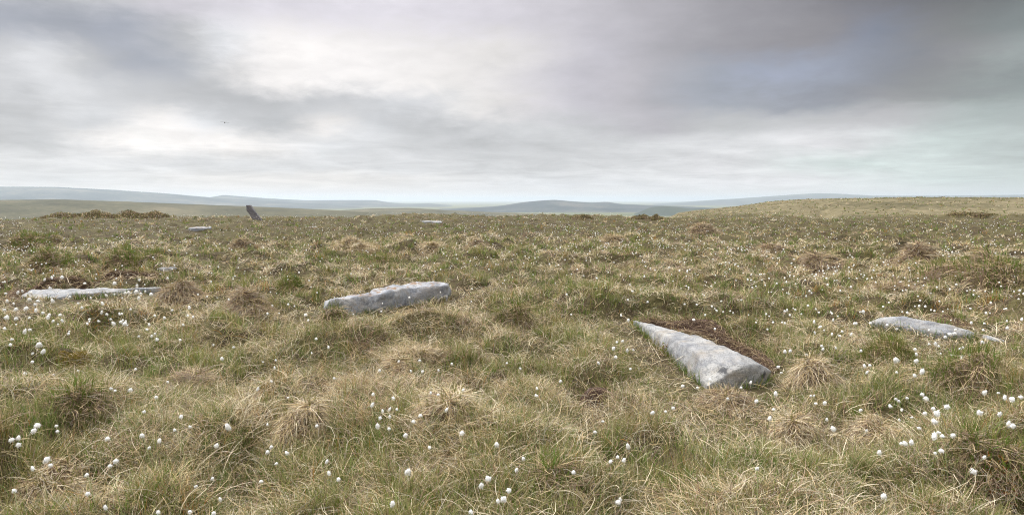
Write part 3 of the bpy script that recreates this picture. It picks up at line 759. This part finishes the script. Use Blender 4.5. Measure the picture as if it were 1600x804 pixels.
# ------------------------------------------------------------------ peat banks cut in the turf
def peat_bank(key):
    pl = np.array(BLINE[key]); w, h = BANKS[key][1:]
    seg = np.r_[0, np.cumsum(np.hypot(*np.diff(pl, axis=0).T))]
    n = max(30, int(seg[-1] / .018)); s = np.linspace(0, seg[-1], n)
    X_ = np.interp(s, seg, pl[:, 0]); Y_ = np.interp(s, seg, pl[:, 1])
    tx = np.gradient(X_); ty = np.gradient(Y_); ln = np.hypot(tx, ty); nx, ny = -ty / ln, tx / ln
    flip = np.where(nx * X_ + ny * Y_ < 0, -1, 1); nx *= flip; ny *= flip         # away from the eye
    end = np.sin(np.pi * np.clip(s / seg[-1], 0, 1)) ** .45
    prof = [(-.8, -.09), (-.4, -.075), (-.1, -.06), (.06, .0), (.12, .2), (.15, .38), (.17, .55), (.20, .72), (.24, .88), (.34, 1.0), (.55, .95), (.9, .4), (1.25, -.1), (1.5, -.6)]
    V = []
    for i, (u, v) in enumerate(prof):
        j = (fbm(s * 7 + 3, np.full(n, i * .5), 301 + len(key), 4) - .5) * .42 + (fbm(s * 2, np.full(n, 3.3), 305, 2) - .5) * .25
        x = X_ + nx * (u * w + j * .6 * w); y = Y_ + ny * (u * w + j * .6 * w)
        z = terrain(X_, Y_) + np.where(v > 0, v * h * end * (.7 + .6 * fbm(s * 3, np.full(n, 5.5), 311, 3)), v) + j * .05
        V.append(np.stack([x, y, z], 1))
    V = np.concatenate(V); m = len(prof)
    i, j = np.meshgrid(np.arange(m - 1), np.arange(n - 1), indexing='ij')
    Q = np.stack([i * n + j, i * n + j + 1, (i + 1) * n + j + 1, (i + 1) * n + j], 2).reshape(-1, 4)
    o = link('peat_bank', mesh_np('peat_bank', V, Q, None, True), M_PEAT); tag(o, kind='structure')
    # dead roots and straw that hang over the cut
    k = int(1500 * seg[-1]); q = rng.integers(0, n, k); dd = np.hypot(X_[q], Y_[q])
    fr = rng.random(k)
    u = np.where(fr < .6, rng.uniform(.14, .75, k), rng.uniform(-.3, .2, k))
    zz_ = np.where(fr < .6, rng.uniform(.45, 1.0, k) * h * end[q], rng.uniform(0, .04, k))
    root = np.stack([X_[q] + nx[q] * u * w, Y_[q] + ny[q] * u * w, terrain(X_[q], Y_[q]) + zz_], 1)
    phi = np.arctan2(-ny[q], -nx[q]) + rng.normal(0, .9, k)
    th0 = np.where(fr < .6, rng.uniform(.3, 1.5, k), rng.uniform(1.1, 1.5, k)); th1 = th0 + np.where(fr < .6, rng.uniform(.6, 1.7, k), rng.uniform(0, .5, k))
    ci = rng.choice(4, k, p=[.34, .2, .26, .2]); pal = np.stack([PAL['brown'], PAL['umber'] * .8, PAL['pink'], PAL['straw']])
    a = Acc(); a.add(*blades(root, phi, th0, th1, rng.uniform(.05, .17, k), np.maximum(.004, .0007 * dd), rng.normal(0, 1.6, k), rng.uniform(-1, 1, k), pal[ci] * rng.uniform(.7, 1.2, (k, 1)), 4))
    # living turf on the lip
    k = int(620 * seg[-1]); q = rng.integers(0, n, k); dd = np.hypot(X_[q], Y_[q])
    u = rng.uniform(.45, 1.15, k)
    root = np.stack([X_[q] + nx[q] * u * w, Y_[q] + ny[q] * u * w, terrain(X_[q], Y_[q]) + np.interp(u, [.3, .55, .9, 1.2], [1, .95, .4, 0]) * h * end[q] - .01], 1)
    ci = rng.choice([0, 1, 2, 3, 4, 6], k, p=[.3, .1, .25, .1, .15, .1]); d = np.isin(ci, [4, 6])
    th0 = np.abs(rng.normal(0, .4, k)); th1 = th0 + np.where(d, rng.uniform(.5, 1.8, k), rng.uniform(.2, .9, k))
    a.add(*blades(root, rng.uniform(0, 6.28, k), th0, th1, rng.uniform(.05, .16, k), np.maximum(.0035, .0006 * dd), rng.normal(0, .6, k), rng.uniform(-1, 1, k), PALA[ci] * rng.uniform(.75, 1.25, (k, 1)), 4))
    return a
fr = Acc()
for key in BANKS:
    a = peat_bank(key)
    for V, Q, K in zip(a.V, a.Q, a.K): fr.V.append(V); fr.Q.append(Q + fr.n); fr.K.append(K)
    fr.n += a.n
tag(link('bank_grass', fr.mesh('bank_grass'), M_GRASS), kind='stuff')

# ------------------------------------------------------------------ tussocks one can tell apart
LAND = []      # landmarks: (px, py, phrase)
def tussock(px, py, wpx, hpx, mix, label, phrase=None, droop=1.0, group='grass tussocks standing out of the turf'):
    x, y = ground_at(px, py); d = math.hypot(x, y); k = d / F
    Rr = wpx * k * .55; H = hpx * k * 1.2; z0 = tz(x, y)
    a = Acc()
    sd_ = px * .37 + py
    ln_ = np.array([rng.normal(0, .18), rng.normal(0, .18)])
    def rad(t): return Rr * (.62 + .75 * fbm(1.3 * np.cos(t) + sd_, 1.3 * np.sin(t), 431, 3))
    def dome(rho, t):
        e = np.clip(1 - rho ** 2, 0, 1) ** .75
        return H * e * (.62 + .62 * fbm(rho * np.cos(t) * 1.6 + sd_, rho * np.sin(t) * 1.6, 441, 3))
    def spot(rho, t):
        ra = rad(t); e = 1 - rho
        return Rr * ln_[0] * e + ra * rho * np.cos(t), min(1, 1.6 * H / Rr + .35) * (Rr * ln_[1] * e + ra * rho * np.sin(t))
    # the matted heart of old leaf bases
    nu, nv = 28, 8
    tt, ee = np.meshgrid(np.arange(nu) * 2 * np.pi / nu, np.linspace(1, .02, nv))
    vx, vy = spot(ee * .97, tt)
    vz = terrain(x + vx, y + vy) - z0 - .03 + dome(ee, tt) * .85
    V = np.stack([vx, vy, vz], 2).reshape(-1, 3)
    Q = [[i * nu + j, i * nu + (j + 1) % nu, (i + 1) * nu + (j + 1) % nu, (i + 1) * nu + j] for i in range(nv - 1) for j in range(nu)]
    a.add(V, np.array(Q), PAL['brown'] * .8)
    n = int(np.clip(9000 / d ** .8, 260, 2600) * (.5 + Rr / .35))
    n = min(int(n * (1.9 if d > 9 else 1.15)), 6500)
    rho = np.sqrt(rng.random(n)) * 1.12; t = rng.uniform(0, 6.28, n)
    bx, by = spot(rho, t)
    root = np.stack([bx, by, terrain(x + bx, y + by) - z0 - .02 + dome(np.minimum(rho, 1), t) * .87], 1)
    comb = rng.uniform(0, 6.28)
    phi = t + rng.normal(0, .95, n) + 1.0 * np.sin(comb - t) + .5 * (fbm(rho * np.cos(t) * 3 + sd_, rho * np.sin(t) * 3, 451, 2) - .5) * 6
    slope = np.arctan(H / Rr * 1.5 * np.minimum(rho, 1.0)) * (rho < 1)
    lift = rng.gamma(1.6, .2, n)
    th0 = np.pi / 2 + slope - lift - .25; th1 = th0 + droop * rng.uniform(.1, .9, n)
    L = np.minimum(rng.uniform(.25, .75, n) * (Rr * .55 + H * .45), .21)
    nm = list(mix.keys()); pr = np.array(list(mix.values())); ci = rng.choice(len(nm), n, p=pr / pr.sum())
    col = np.stack([PAL[q] for q in nm])[ci] * rng.uniform(.7, 1.3, (n, 1))
    g = np.isin(np.array(nm)[ci], ['green', 'lime', 'olive', 'dark']); th0[g] = np.abs(rng.normal(.1, .4, g.sum())); th1[g] = th0[g] + rng.uniform(.1, .8, g.sum()); L[g] *= .8
    a.add(*blades(root, phi, th0, th1, L, np.maximum(.0042, .00064 * d) * rng.uniform(.7, 1.3, n), rng.normal(0, .8, n), rng.uniform(-1.1, 1.1, n), col, 5 if d < 12 else 3))
    o = link('grass_tussock', a.mesh('grass_tussock'), M_GRASS, None, (x, y, z0)); tag(o, label, 'tussock', group)
    if phrase: LAND.append((px, py - hpx * .5, phrase))
BR = dict(brown=2, pink=4, straw=3.5, grey=2.5, pale=.6, olive=.5)
ST = dict(straw=5, pale=3, pink=1.8, brown=.8, grey=1.5, olive=.6)
GR = dict(green=2, olive=4, straw=3.5, pink=1, brown=1)
MX = dict(brown=1.5, straw=3.2, olive=2, green=1.5, pink=1.8, grey=1)
T = [
 (397,497,66,40,BR,'drooping red-brown tussock to the left of the long blue-grey stone','the red-brown tussock by the long stone'),
 (276,471,54,28,BR,'brown hummocky tussock at the tapered right end of the left slab','the brown tussock ending the left slab'),
 (527,510,54,30,MX,'spiky brown tussock in front of the left end of the long stone','the spiky tussock before the long stone'),
 (1293,427,52,28,BR,'brown dome tussock in the middle distance above the low right slab','the brown dome above the right slab'),
 (1520,437,110,30,MX,'broad dark tussock with a straw fringe at the right edge, middle distance','the broad dark tussock at right'),
 (1433,406,52,22,BR,'small brown tussock between the brown dome and the broad dark tussock',None),
 (800,518,84,36,MX,'olive and straw tussock midway between the long stone and the wedge stone','the olive tussock between the stones'),
 (472,684,86,60,ST,'tall straw-coloured tussock with combed leaves in the left foreground','the straw tussock in the left foreground'),
 (692,652,96,44,ST,'pale curly straw tussock in the centre foreground','the curly tussock in the centre foreground'),
 (1268,606,66,44,ST,'pinkish straw tussock just right of the wedge stone','the straw tussock right of the wedge stone'),
 (1385,572,70,30,GR,'tall wispy green tussock in front of the low right slab','the wispy tussock before the right slab'),
 (1488,612,96,46,MX,'shaggy brown and green tussock below the low right slab','the shaggy tussock below the right slab'),
 (1372,706,80,40,ST,'combed straw tussock in the right foreground','the combed tussock in the right foreground'),
 (1548,726,84,32,MX,'sprawling pale tussock with dark hollows near the lower right edge','the sprawling tussock at lower right'),
 (1128,634,76,26,BR,'low matted brown tussock below the tip of the wedge stone','the matted tussock below the wedge stone'),
 (85,776,76,44,ST,'pale curly tussock in the lower left corner','the curly tussock at lower left'),
 (1405,464,66,20,BR,'low reddish tussock above the left end of the right slab',None),
 (1245,690,64,36,ST,'small pale tussock in the turf below the wedge stone, to the right',None),
 (205,424,70,22,MX,'dark low tussock above the middle of the left slab','the dark tussock above the left slab'),
 (458,456,34,18,GR,'greenish tussock between the red-brown tussock and the long stone top',None),
 (378,390,30,14,BR,'small brown tussock below the leaning standing stone, middle distance','the small tussock below the standing stone'),
 (600,412,46,12,MX,'low tussock above the middle of the long stone',None),
 (675,392,34,13,ST,'pale round tussock in the middle distance above the long stone',None),
 (1098,364,44,13,BR,'brown tussock near the skyline right of centre',None),
 (745,388,30,11,BR,'small dark tussock in the middle distance at the centre',None),
 (555,386,60,12,ST,'wide pale tussock left of centre in the middle distance',None),
 (960,380,36,11,ST,'pale tussock right of centre in the middle distance',None),
 (1200,395,40,13,BR,'reddish tussock left of the brown dome, farther off',None),
 (90,420,60,20,MX,'olive tussock behind the left end of the left slab',None),
 (60,385,50,14,MX,'dim green tussock at the far left in the middle distance',None),
 (620,580,60,18,ST,'flattened straw tussock in front of the long stone',None),
 (110,640,90,30,MX,'low green and brown tussock in the left foreground',None),
 (850,760,110,40,MX,'green-leaved tussock with straw ends at the bottom centre',None),
 (1080,790,120,36,MX,'broad low tussock at the bottom edge below the wedge stone',None),
 (300,610,90,28,BR,'reddish low mat of a tussock in the left middle ground',None),
 (640,560,100,18,ST,'bleached flat tussock between the long stone and the curly tussock',None),
]
for t_ in T: tussock(*t_[:6], t_[6])
for k_, (px, py, phr) in dict(a=(600,465,'the long blue-grey stone'), b=(1110,560,'the wedge-shaped stone'), c=(140,455,'the flat left slab'), d=(1445,508,'the low right slab'),
                              e=(935,612,'the dark peat hole below the wedge stone'), f=(411,598,'the small dark pit at left'), g=(265,412,'the little far peat cut')).items():
    LAND.append((px, py, phr))

# ------------------------------------------------------------------ cushions of moss, bilberry and heather
def leafy(name, px, py, wpx, hpx, cols, label, cat, leaf, nmul=1.0, group=None, stems=True):
    x, y = ground_at(px, py); d = math.hypot(x, y); k = d / F
    Rr = wpx * k * .5; H = max(.02, hpx * k); z0 = tz(x, y); a = Acc()
    n = int(np.clip(nmul * 900 * (Rr * 2 / .3), 150, 2600))
    rho = np.sqrt(rng.random(n)); t = rng.uniform(0, 6.28, n)
    lump = .55 + .75 * fbm(rho * np.cos(t) * 2.2 + px, rho * np.sin(t) * 2.2, 401, 3)
    hz = H * np.clip(1 - rho ** 2, .02, 1) * (lump ** 2 * 1.3) * rng.uniform(.55, 1.05, n)
    lx = Rr * rho * np.cos(t); ly = min(Rr, 1.2) * rho * np.sin(t)
    gz = terrain(x + lx, y + ly) - z0
    c = np.stack([PAL[q] if isinstance(q, str) else np.array(q) for q in cols])[rng.integers(0, len(cols), n)] * rng.uniform(.65, 1.35, (n, 1))
    root = np.stack([lx, ly, gz + hz], 1)
    lf = max(leaf, .0013 * d)
    a.add(*blades(root, rng.uniform(0, 6.28, n), rng.uniform(0, 1.2, n), rng.uniform(.4, 2.0, n), lf * rng.uniform(.8, 1.9, n), lf * rng.uniform(.4, .8, n), rng.normal(0, .5, n), rng.uniform(-1.4, 1.4, n), c, 2))
    if stems:
        m = n // 3; i = rng.integers(0, n, m)
        r2 = np.stack([lx[i] * .8, ly[i] * .8, gz[i] - .01], 1)
        a.add(*blades(r2, rng.uniform(0, 6.28, m), rng.uniform(0, .5, m), rng.uniform(.2, .9, m), hz[i] + .02, np.full(m, max(.002, .0005 * d)), rng.normal(0, .5, m), rng.uniform(-1, 1, m), np.broadcast_to(PAL['umber'], (m, 3)), 3))
    o = link(name, a.mesh(name), M_LEAF, None, (x, y, z0)); tag(o, label, cat, group)
RED = [(.20,.075,.055), (.28,.13,.09), (.14,.06,.045)]
leafy('moss_cushion', 648, 752, 60, 16, RED, 'reddish moss cushion beneath a tall cotton head in the centre foreground', 'moss', .008, 2.2, 'moss cushions', False)
leafy('moss_cushion', 432, 772, 44, 10, RED, 'small dark red moss cushion in the left foreground', 'moss', .008, 2.0, 'moss cushions', False)
leafy('moss_cushion', 118, 566, 46, 12, [(.26,.19,.04), (.20,.15,.04)], 'yellowish moss cushion beside a dark hollow at the left', 'moss', .009, 2.0, 'moss cushions', False)
leafy('moss_cushion', 820, 738, 36, 10, [(.30,.19,.10), (.22,.13,.07)], 'tan moss cushion by cotton heads right of the bottom centre', 'moss', .008, 2.0, 'moss cushions', False)
leafy('bilberry_shrub', 1556, 752, 56, 26, ['orange', 'olive', 'lime', (.30,.10,.04)], 'orange-tipped bilberry shrub near the lower right corner', 'shrub', .014, .8, 'dwarf shrubs')
leafy('bilberry_shrub', 1040, 556, 22, 18, ['olive', 'lime', (.25,.12,.05)], 'tiny green and red bilberry sprig at the left flank of the wedge stone', 'shrub', .012, .8, 'dwarf shrubs')
leafy('bilberry_shrub', 150, 505, 60, 12, ['orange', 'olive', 'green'], 'orange-flecked low bilberry shrub below the left slab', 'shrub', .013, .6, 'dwarf shrubs')
HE = ['dark', 'brown', 'olive', (.13,.095,.05), (.19,.14,.08), 'straw', 'pink', 'olive']
for px, py, w_, h_, lb in ((105,336,100,5,'low green heather bush at the left end of the skyline row'), (152,335,66,6.5,'dark heather bush with a domed top second in the skyline row'),
                           (190,335,80,5,'dark brown heather bush in the middle of the skyline row'), (238,336,80,5,'brown heather bush at the right end of the skyline row'),
                           (1000,341,40,3.5,'very dark heather bush on the skyline right of centre'), (1026,341,28,3.2,'small dark heather bush touching the very dark one'),
                           (1515,337,70,3,'dark green heather bush below the far ridge at the right'), (910,340,40,2.6,'brown heather bush on the skyline just right of the centre')):
    leafy('heather_bush', px, py, w_, h_, HE, lb, 'heather', .03, 1.5, 'heather bushes on the skyline')

# ------------------------------------------------------------------ cotton grass
def cotton_head_mesh(kind):
    """a tuft of silky bristles: soft lobes with loose fibres, about 1 unit across, hung from its top"""
    bm = bmesh.new(); lobes = {0: [(0,0,0,.46,.50)], 1: [(0,0,.02,.42,.44),(.16,.05,-.14,.30,.34)], 2: [(0,0,.05,.36,.55),(.05,-.08,-.25,.30,.34)],
        3: [(-.16,0,0,.32,.36),(.20,.06,-.04,.32,.40),(0,-.12,-.18,.28,.34)], 4: [(0,0,0,.38,.62)], 5: [(0,0,.04,.48,.42)]}[kind]
    for (lx, ly, lz, rx, rz) in lobes:
        r_ = bmesh.ops.create_icosphere(bm, subdivisions=2, radius=1)
        for v in r_['verts']:
            n_ = mnoise.noise(v.co * 1.7 + Vector((kind * 3.1, lx * 9, 2))) * .42 + mnoise.noise(v.co * 4.3 + Vector((kind, 1, 5))) * .22
            k = 1 + n_; taper = 1 + .15 * (-v.co.z)
            v.co = Vector((lx + v.co.x * rx * k * taper, ly + v.co.y * rx * k * taper, lz + v.co.z * rz * k))
    rnd = random.Random(kind * 7 + 1)
    base = [v.co.copy() for v in bm.verts]
    for i in range(190):
        p = rnd.choice(base); d = (p + Vector((rnd.uniform(-.3, .3), rnd.uniform(-.3, .3), -.25))).normalized()
        l = rnd.uniform(.12, .50) ** 1.2; s = d.orthogonal().normalized() * .03
        q = p * .92
        bm.faces.new([bm.verts.new(q - s), bm.verts.new(q + s), bm.verts.new(q + d * l + Vector((0, 0, -.06)))])
    me = bpy.data.meshes.new('cotton_head'); bm.to_mesh(me); bm.free()
    for p in me.polygons: p.use_smooth = True
    me.materials.append(M_COTTON); return me
HEADS = [cotton_head_mesh(k) for k in range(6)]
def stem_mesh(k):
    rnd = random.Random(k + 50); bx, by = rnd.uniform(-.16, .16), rnd.uniform(-.16, .16)
    n, s = 7, 5; V = []; Q = []
    for i in range(n):
        t = i / (n - 1); r_ = .0021 - .0008 * t
        for j in range(s):
            a = 2 * math.pi * j / s; V.append((bx * t * t + r_ * math.cos(a), by * t * t + r_ * math.sin(a), t))
    for i in range(n - 1):
        for j in range(s): Q.append((i * s + j, i * s + (j + 1) % s, (i + 1) * s + (j + 1) % s, (i + 1) * s + j))
    me = bpy.data.meshes.new('stem'); me.from_pydata(V, [], Q); me.materials.append(M_STEM); me.update()
    return me, (bx, by)
STEMS = [stem_mesh(k) for k in range(8)]
# where the photograph shows the larger heads (column, row, size in px)
HP = """58,665,9 53,672,8 18,686,8 29,683,7 29,695,8 73,717,13 79,726,7 51,731,6 90,674,5 88,665,5 168,686,8 222,680,8 249,689,9 233,701,7 181,721,9 172,727,6 22,766,7 137,770,6
165,792,6 247,799,8 136,741,5 356,666,12 338,696,9 424,698,8 418,706,8 448,707,8 432,723,5 511,722,7 514,739,8 529,749,7 332,747,7 408,752,5 306,760,5 344,780,6 297,801,6 334,801,6 283,651,7 297,666,5 273,672,4
225,643,6 244,620,5 204,609,7 174,606,6 180,610,5 262,596,5 212,576,5 61,537,9 68,548,8 51,552,5 19,530,5 347,559,7 365,542,5 403,607,6 418,662,6 495,665,5 424,595,4 450,621,4 522,590,4 487,552,4 513,542,5
431,562,5 411,565,4 429,574,4 245,530,5 494,529,5 623,564,5 656,564,6 593,578,6 642,579,5 660,580,5 685,578,5 706,568,5 792,568,5 813,575,4 876,595,6 839,606,5 838,617,5 583,616,7 615,622,8 582,632,8 590,665,9
608,669,7 634,679,10 594,652,7 620,639,6 609,639,5 657,649,8 646,659,7 698,641,8 609,650,5 598,642,4 722,676,10 776,695,9 671,699,7 818,716,7 807,734,7 763,746,11 752,757,12 795,766,12 787,780,12 778,781,7 638,735,13
614,789,13 736,798,10 896,737,7 724,608,4 673,613,5 685,616,4 1067,602,8 1090,605,4 1158,605,5 1212,614,9 1182,626,9 1137,622,5 1052,637,6 1020,644,8 1040,642,5 930,674,8 942,659,4 981,696,9 975,719,9 954,721,8
965,714,5 1203,653,8 1267,618,5 1272,618,5 1275,630,6 1289,629,6 1292,654,5 1302,670,9 1183,732,6 966,785,11 969,780,8 1209,639,4 1400,561,9 1432,563,7 1351,571,6 1359,570,5 1355,581,5 1401,581,4 1441,580,9
1429,586,6 1345,640,6 1391,634,7 1400,623,5 1404,627,6 1417,622,5 1441,616,6 1447,623,10 1458,637,7 1464,644,11 1480,635,8 1460,657,10 1445,645,6 1425,651,5 1405,656,5 1409,640,5 1436,668,7 1460,680,10 1467,675,8
1472,681,8 1489,681,7 1414,692,8 1424,690,8 1408,692,5 1374,707,7 1471,705,8 1461,710,6 1539,612,8 1560,613,5 1582,622,9 1570,621,6 1595,620,6 1531,645,9 1562,649,8 1576,662,8 1583,665,9 1521,735,10 1538,716,6 1381,774,11
1354,672,5 1349,486,5 1230,484,4 1316,517,5 1302,499,4 1260,554,6 1235,547,6 1284,540,5 1286,545,5 1273,519,4 1330,522,4 1312,524,5 1306,543,4 1216,572,6 1221,582,5 1386,507,5 1401,513,4 1452,537,5 1462,536,6 1467,540,4
1504,542,5 1500,545,5 1504,558,6 1516,555,4 1484,521,7 1491,520,6 1477,526,6 1535,534,5 1470,552,4 1432,553,6 1430,545,5 981,468,4 1012,471,4 959,544,7 964,534,5 973,532,6 980,547,6 990,546,5 962,558,7 1110,593,8
1173,597,6 1199,514,4 1127,470,4 1130,487,4 935,566,6 985,576,5 70,436,4 81,433,4 97,433,5 133,442,4 179,442,6 214,446,5 262,434,5 218,437,4 35,454,4 28,456,5 9,458,4 49,457,5 78,449,5 11,470,5 25,483,6 41,481,6 7,484,5
10,495,7 25,497,6 46,467,6 59,470,6 55,476,5 56,484,5 67,488,5 77,491,5 75,495,6 46,496,5 83,501,5 97,501,5 94,492,5 82,469,6 109,463,5 122,474,4 128,481,4 142,465,4 160,475,5 166,461,5 159,488,5 167,491,5 154,501,5
173,498,4 177,505,6 189,502,6 195,505,7 187,491,4 196,457,5 201,456,5 213,455,6 220,458,5 217,465,6 236,460,6 227,455,4 269,485,5 257,496,6 286,508,5 217,525,4 237,525,5 242,521,4 246,531,5 296,480,5 39,517,6 47,515,5"""
HP = [tuple(map(float, q.split(','))) for q in HP.split()]
HP = sorted(HP, key=lambda q: -q[1])[:298]
GRP = 'cotton grass heads nodding over the turf'
def octant(dx, dy):
    if abs(dx) > 2.2 * abs(dy): return 'right of' if dx > 0 else 'left of'
    if abs(dy) > 2.2 * abs(dx): return 'below' if dy > 0 else 'above'
    return ('below' if dy > 0 else 'above') + ('-right of' if dx > 0 else '-left of')
info = []
for q in HP:
    b = min(LAND, key=lambda l: math.hypot(l[0] - q[0], l[1] - q[1]))
    info.append((b[2], octant(q[0] - b[0], q[1] - b[1]), math.hypot(q[0] - b[0], q[1] - b[1])))
RANK = ['nearest', 'second nearest', 'third nearest', 'fourth nearest', 'fifth nearest']
for i, (px, py, s) in enumerate(HP):
    ph, oc, ds = info[i]
    rk = sum(1 for a in info if a[0] == ph and a[1] == oc and a[2] < ds)
    hh = random.uniform(.17, .26)
    x, y = ground_at(px, py, hh); d = math.hypot(x, y); z = tz(x, y)
    size = s * d / F * .74
    size = min(max(size, .018), .062)
    lab = f'white cotton head {RANK[rk]} {oc} {ph}' if rk < 5 else f'white cotton head among those farther {oc} {ph}'
    sm, (bx, by) = STEMS[i % 8]
    t = empty('cotton_grass', (x - bx * hh, y - by * hh, z)); tag(t, lab, 'cotton grass', GRP, 'thing')
    t.rotation_euler = (0, 0, 0)
    st = link('stem', sm, None, t); st.scale = (1, 1, hh)
    hd = link('cotton_head', HEADS[(i * 5 + int(s)) % 6] if s > 7 else HEADS[i % 6], None, t, (bx, by, hh - .1 * size))
    t.location = (x - bx, y - by, z)
    k = size * random.uniform(.92, 1.1)
    hd.scale = (k, k, k * random.uniform(.8, 1.15)); hd.rotation_euler = (random.uniform(-.45, .45), random.uniform(-.5, .5), random.uniform(0, 6.28))

# the thousands farther off: one mass
def far_cotton():
    n0 = 60000
    x, y, r = scatter(n0, 6.5, 90, 46, 1.7)
    px = 800 + F * x / y
    row = HOR + EYE * F / r
    dn = fbm(x / 3.2, y / 3.2, 501, 4)
    dens = .25 + .75 * sstep(dn, .36, .66)
    dens *= np.interp(row, [328, 336, 350, 400, 440, 520, 580], [.05, .45, 1.0, .85, .45, .15, .02])
    dens *= np.interp(px, [-200, 0, 200, 420, 600, 800, 1000, 1200, 1600, 1800], [1.5, 1.5, 1.1, .8, .8, .9, 1.0, 1.35, 1.1, 1.0])
    k = (rng.random(n0) < dens * .20) & keep_mask(x, y)
    near = (np.array([[q[0], q[1]] for q in HP]))
    x, y, r = x[k], y[k], r[k]; n = len(x)
    hh = rng.uniform(.14, .30, n); s = rng.uniform(.018, .034, n) * (1 + .003 * r)
    s = np.maximum(s, .00050 * r)
    bm = bmesh.new(); bmesh.ops.create_icosphere(bm, subdivisions=1, radius=.5)
    bv = np.array([v.co[:] for v in bm.verts]); bf = np.array([[v.index for v in f.verts] for f in bm.faces]); bm.free()
    jit = 1 + rng.normal(0, .16, (n, len(bv), 1))
    sz = np.stack([s, s, s * rng.uniform(.85, 1.4, n)], 1)
    V = bv[None] * jit * sz[:, None] + np.stack([x, y, terrain(x, y) + hh], 1)[:, None]
    Q = bf[None] + (np.arange(n) * len(bv))[:, None, None]
    o = link('cotton_grass_drift', mesh_np('cotton_grass_drift', V.reshape(-1, 3), Q.reshape(-1, 3), None, True), M_COTTON)
    tag(o, kind='stuff'); print('far cotton', n)
far_cotton()

# ------------------------------------------------------------------ a bird gliding far out
def bird():
    D = 42.0; d = ray(351, 191.5); d = d / np.linalg.norm(d); p = d * D + np.array([0, 0, EYE])
    root = empty('bird', p); tag(root, 'small grey bird gliding with level wings in the cloudy sky', 'bird')
    def loft(rings):
        V = []; Q = []; s = len(rings[0])
        for r_ in rings: V += r_
        for i in range(len(rings) - 1):
            for j in range(s): Q.append((i * s + j, i * s + (j + 1) % s, (i + 1) * s + (j + 1) % s, (i + 1) * s + j))
        Q.append(tuple(range(s))[::-1]); Q.append(tuple(range((len(rings) - 1) * s, len(rings) * s)))
        return V, Q
    rings = []
    for yy, rad, dz in ((-.14,.004,.01),(-.125,.012,.01),(-.105,.020,.012),(-.08,.019,.008),(-.03,.030,0),(.02,.030,0),(.07,.018,.004),(.10,.012,.006),(.16,.006,.006)):
        rings.append([(rad * math.cos(a * math.pi / 4) * (2.2 if yy > .09 else 1), yy, dz + rad * math.sin(a * math.pi / 4) * (.5 if yy > .09 else .9)) for a in range(8)])
    V, Q = loft(rings); me = bpy.data.meshes.new('body'); me.from_pydata(V, [], Q); me.update()
    for q in me.polygons: q.use_smooth = True
    link('body', me, M_BIRD, root)
    for sgn in (-1, 1):
        rings = []
        for t, c0, c1, th, dz in ((.02,-.055,.035,.010,.008),(.08,-.07,.03,.008,.016),(.14,-.065,.035,.006,.016),(.20,-.04,.035,.004,.010),(.245,-.005,.03,.002,.004)):
            rings.append([(sgn * t, c0, dz), (sgn * t, c0 * .5 + c1 * .5, dz + th), (sgn * t, c1, dz), (sgn * t, c0 * .5 + c1 * .5, dz - th * .4)])
        V, Q = loft(rings); me = bpy.data.meshes.new('wing'); me.from_pydata(V, [], Q); me.update()
        link('wing', me, M_BIRD, root)
    root.rotation_euler = (0, R(3), R(18))
bird()
